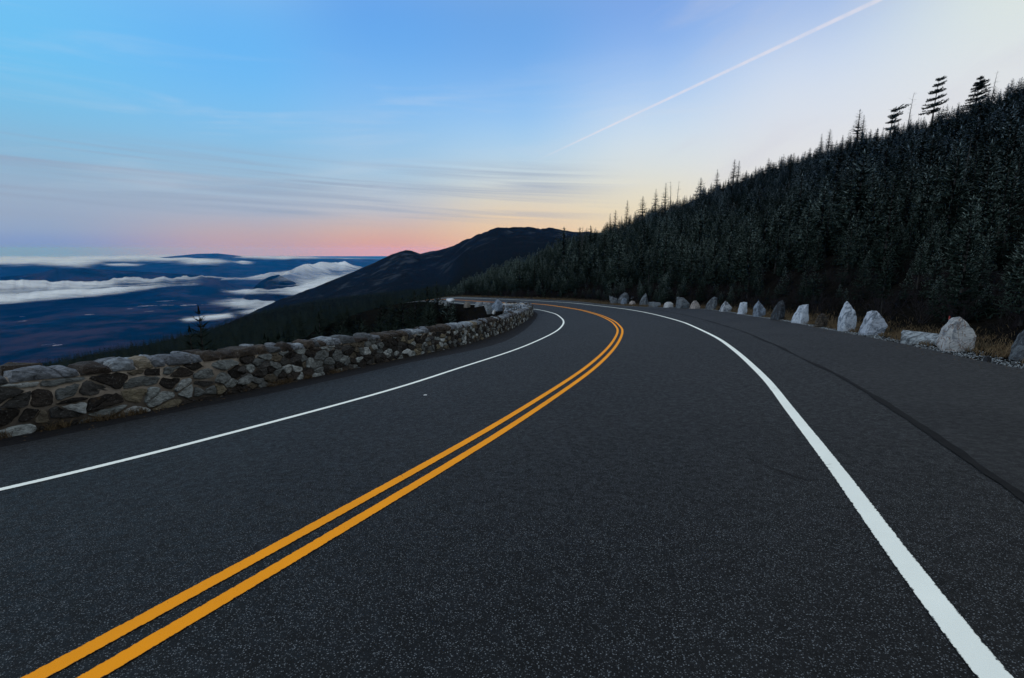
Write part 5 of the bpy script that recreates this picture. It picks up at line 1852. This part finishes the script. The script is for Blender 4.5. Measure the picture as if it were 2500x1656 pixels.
def cloud(name, label, poly, zc, thick, lump, seed, feather=(14, 4), stp=(2.5, 0.8), keep_dome=0.0):
    poly = np.array(poly, float)
    x0, y0 = poly.min(0) - np.array(feather) * 2.2; x1, y1 = poly.max(0) + np.array(feather) * 2.2
    pxs = np.arange(x0, x1, stp[0]); pys = np.arange(y0, y1, stp[1])
    PX, PYY = np.meshgrid(pxs, pys, indexing='ij')
    fx, fy = PX.ravel(), PYY.ravel()
    ins = in_poly(fx, fy, poly)
    pl = np.vstack([poly, poly[:1]]) / np.array(feather)
    dd = dist_line(fx / feather[0], fy / feather[1], pl)
    sdv = np.where(ins, dd, -dd)
    a = (fx - W0 / 2) / FPX; b_ = (H0 / 2 - fy) / FPX
    dx, dy, dz_ = a, math.cos(PITCH) + b_ * math.sin(PITCH), -math.sin(PITCH) + b_ * math.cos(PITCH)
    t = np.where(dz_ < -1e-4, zc / np.minimum(dz_, -1e-4), 1e6)
    X_, Y_ = dx * t, dy * t
    rr_ = np.hypot(X_, Y_)
    k_ = rr_ / 8000
    body = sstep(-1.9, 2.6, sdv + 1.3 * fbm(X_ / (650 * k_), Y_ / (1500 * k_), 5, seed, .6))
    T_ = body * (thick * (0.45 + 0.55 * sstep(0, 3, sdv)) + lump * (fbm(X_ / (420 * k_), Y_ / (800 * k_), 5, seed + 3, .55) + 0.5 - np.abs(fbm(X_ / (230 * k_), Y_ / (520 * k_), 4, seed + 7, .5)) * 1.1) * 0.8)
    T_ = np.maximum(T_, 0) * np.minimum(1, 70000 / np.maximum(rr_, 1))
    nx_, ny_ = PX.shape
    ok = (rr_ < 70000).reshape(nx_, ny_)
    bodyg = body.reshape(nx_, ny_)
    I, J = np.meshgrid(np.arange(nx_ - 1), np.arange(ny_ - 1), indexing='ij')
    act = (np.maximum.reduce([bodyg[:-1, :-1], bodyg[1:, :-1], bodyg[:-1, 1:], bodyg[1:, 1:]]) > 0.01) & ok[:-1, :-1] & ok[:-1, 1:]
    q = np.stack([I * ny_ + J, (I + 1) * ny_ + J, (I + 1) * ny_ + J + 1, I * ny_ + J + 1], -1)[act]
    top = np.stack([X_, Y_, zc + T_], 1); bot = np.stack([X_, Y_, zc - 0.25 * T_ - 1], 1)
    n_ = len(top)
    V = np.vstack([top, bot]); F = np.vstack([q[:, ::-1], q + n_])
    used = np.unique(F); remap = -np.ones(len(V), int); remap[used] = np.arange(len(used))
    o = mesh_obj(name, V[used], remap[F], cl.m, None, True)
    a_ = o.data.attributes.new('dens', 'FLOAT', 'POINT')
    a_.data.foreach_set('value', np.concatenate([body, body])[used].astype(np.float32))
    tag(o, label, 'cloud', 'clouds lying in the valley')
    return o


cloud('cloud_bank', 'long white cloud bank stretching across the valley from the left border',
      [(-60, 700), (0, 696), (70, 691), (160, 684), (230, 682), (270, 679), (370, 677), (480, 680), (600, 678), (650, 672), (700, 664), (702, 668), (640, 682), (560, 684), (500, 686), (400, 692), (300, 697), (200, 706), (100, 712), (0, 720), (-60, 726)], -690, 75, 120, 3, (12, 3))
cloud('cloud_bank', 'lower streaky cloud layer just below the long bank at the left border',
      [(-60, 722), (0, 718), (100, 714), (200, 707), (300, 702), (400, 694), (505, 692), (460, 698), (380, 704), (335, 710), (300, 716), (200, 723), (100, 733), (0, 743), (-60, 748)], -740, 36, 50, 9, (14, 2.6))
cloud('cloud_bank', 'high distant cloud layer on the horizon over the far ridge at the left',
      [(-60, 629), (0, 628), (150, 627), (300, 625), (420, 623), (480, 624), (540, 634), (560, 640), (520, 646), (450, 646), (430, 638), (350, 637), (250, 640), (200, 651), (150, 650), (90, 644), (0, 645), (-60, 646)], -430, 25, 60, 15, (26, 3.2), (2.5, 0.5))
cloud('small_cloud', 'small flat cloud puffs under the high layer, left of the far peak',
      [(255, 645), (300, 643), (345, 646), (330, 650), (270, 650)], -470, 20, 60, 17, (14, 2), (2, 0.5))
cloud('small_cloud', 'small pinkish cloud puff right of the far peak',
      [(572, 640), (590, 637), (612, 640), (615, 644), (590, 646)], -470, 30, 50, 19, (8, 2), (2, 0.5))
cloud('cloud_bank', 'thin pale cap of cloud along the horizon right of the far peak',
      [(555, 626), (640, 627), (720, 626), (800, 628), (925, 632), (860, 633), (780, 632), (700, 633), (640, 631)], -380, 12, 30, 23, (30, 2), (2.5, 0.4))
cloud('cap_cloud', 'smooth domed white cloud draped over the valley hill beside the dark slope',
      [(668, 694), (690, 684), (720, 676), (760, 670), (800, 666), (850, 664), (880, 662), (880, 674), (840, 678), (790, 686), (740, 693), (700, 696)], -480, 440, 24, 27, (30, 5), (2.2, 0.7))
cloud('cloud_bank', 'broad cloud tongue sliding down behind the dark slope below the domed cloud',
      [(545, 712), (600, 706), (660, 709), (700, 703), (740, 690), (790, 680), (890, 668), (890, 716), (770, 730), (710, 722), (650, 717), (600, 719)], -560, 45, 45, 29, (16, 3.4))
cloud('cloud_bank', 'ragged cloud wisps lying lowest against the dark slope',
      [(535, 742), (570, 733), (640, 728), (690, 717), (790, 712), (740, 756), (640, 772), (596, 766), (620, 753), (585, 749)], -720, 26, 40, 33, (20, 4))
cloud('small_cloud', 'small thin wisp of cloud beside the tip of the lone black spruce',
      [(436, 780), (470, 775), (520, 770), (560, 766), (560, 774), (500, 782), (460, 784)], -800, 10, 12, 37, (12, 3))

# pale snowy fields on the valley floor
sn = Mat('snowy field', 0.9, 0.1)
sn.color(sn.mix(sn.rng(sn.noise(sn.coord('Object'), 0.02, 5), 0.4, 0.62), (0.03, 0.03, 0.035), (0.26, 0.24, 0.26)))
def ground_at_px(px, py):
    d = ray(px, py)
    ts = np.geomspace(3500, 25000, 900)
    p = d[None] * ts[:, None]
    gz = ground(p[:, 0], p[:, 1])
    i = int((p[:, 2] < gz).argmax())
    return p[i]
for k_, (px, py, w_, h_) in enumerate([(408, 736, 26, 1.2), (352, 748, 13, 1.6), (372, 747, 10, 1.2), (400, 746, 9, 1.2), (420, 746, 7, 1), (461, 746, 18, 2.2), (364, 761, 10, 1), (316, 755, 8, .8), (217, 769, 10, 1.4), (56, 785, 9, 1), (55, 774, 6, .8), (140, 844, 9, 1.6), (120, 842, 12, .9), (494, 745, 3, .8)]):
    c = ground_at_px(px, py)
    R = random.Random(k_)
    rr_ = math.hypot(c[0], c[1])
    wx = w_ / 1250 * rr_ * 0.9
    wy = h_ / 1250 * rr_ * rr_ / 1500
    aa = math.atan2(c[0], c[1])
    ring = []
    for q in range(14):
        a = q / 14 * 6.283
        f_ = R.uniform(.55, 1.15)
        lx, ly = wx * math.cos(a) * f_, wy * math.sin(a) * f_
        x_, y_ = c[0] + lx * math.cos(aa) + ly * math.sin(aa), c[1] - lx * math.sin(aa) + ly * math.cos(aa)
        ring.append((x_, y_))
    zz_ = ground(np.array([p[0] for p in ring] + [c[0]]), np.array([p[1] for p in ring] + [c[1]])) + 4
    V = [(*p, z_) for p, z_ in zip(ring + [(c[0], c[1])], zz_)]
    o = py_obj('snow_field', V, [(i_, (i_ + 1) % 14, 14) for i_ in range(14)], sn.m)
    tag(o, kind='structure')

# ------------------------------------------------------------------ haze
hz = bpy.data.materials.new('valley haze')
hz.use_nodes = True
ht = hz.node_tree; ht.nodes.clear()
pv = ht.nodes.new('ShaderNodeVolumePrincipled')
pv.inputs['Color'].default_value = (0.02, 0.31, 0.95, 1)
pv.inputs['Density'].default_value = 2.0e-5
pv.inputs['Anisotropy'].default_value = 0.0
pv.inputs['Absorption Color'].default_value = (1, 1, 1, 1)
ho = ht.nodes.new('ShaderNodeOutputMaterial')
ht.links.new(pv.outputs[0], ho.inputs['Volume'])
zlo = float(zs.min()) - 2; zhi = 135.0
zhi = max(zhi, float(zs.max()) + 12)
S_ = 80000
v = [(sx * S_, sy * S_, z_) for z_ in (zlo, zhi) for sx, sy in ((-1, -1), (1, -1), (1, 1), (-1, 1))]
hazeo = py_obj('haze', v, bf, hz)
bmh = bmesh.new(); bmh.from_mesh(hazeo.data); bmesh.ops.recalc_face_normals(bmh, faces=bmh.faces); bmh.to_mesh(hazeo.data); bmh.free()
tag(hazeo, 'thin blue haze filling the air over the valley', 'haze', kind='stuff')
print('haze top', zhi, 'low', zlo)
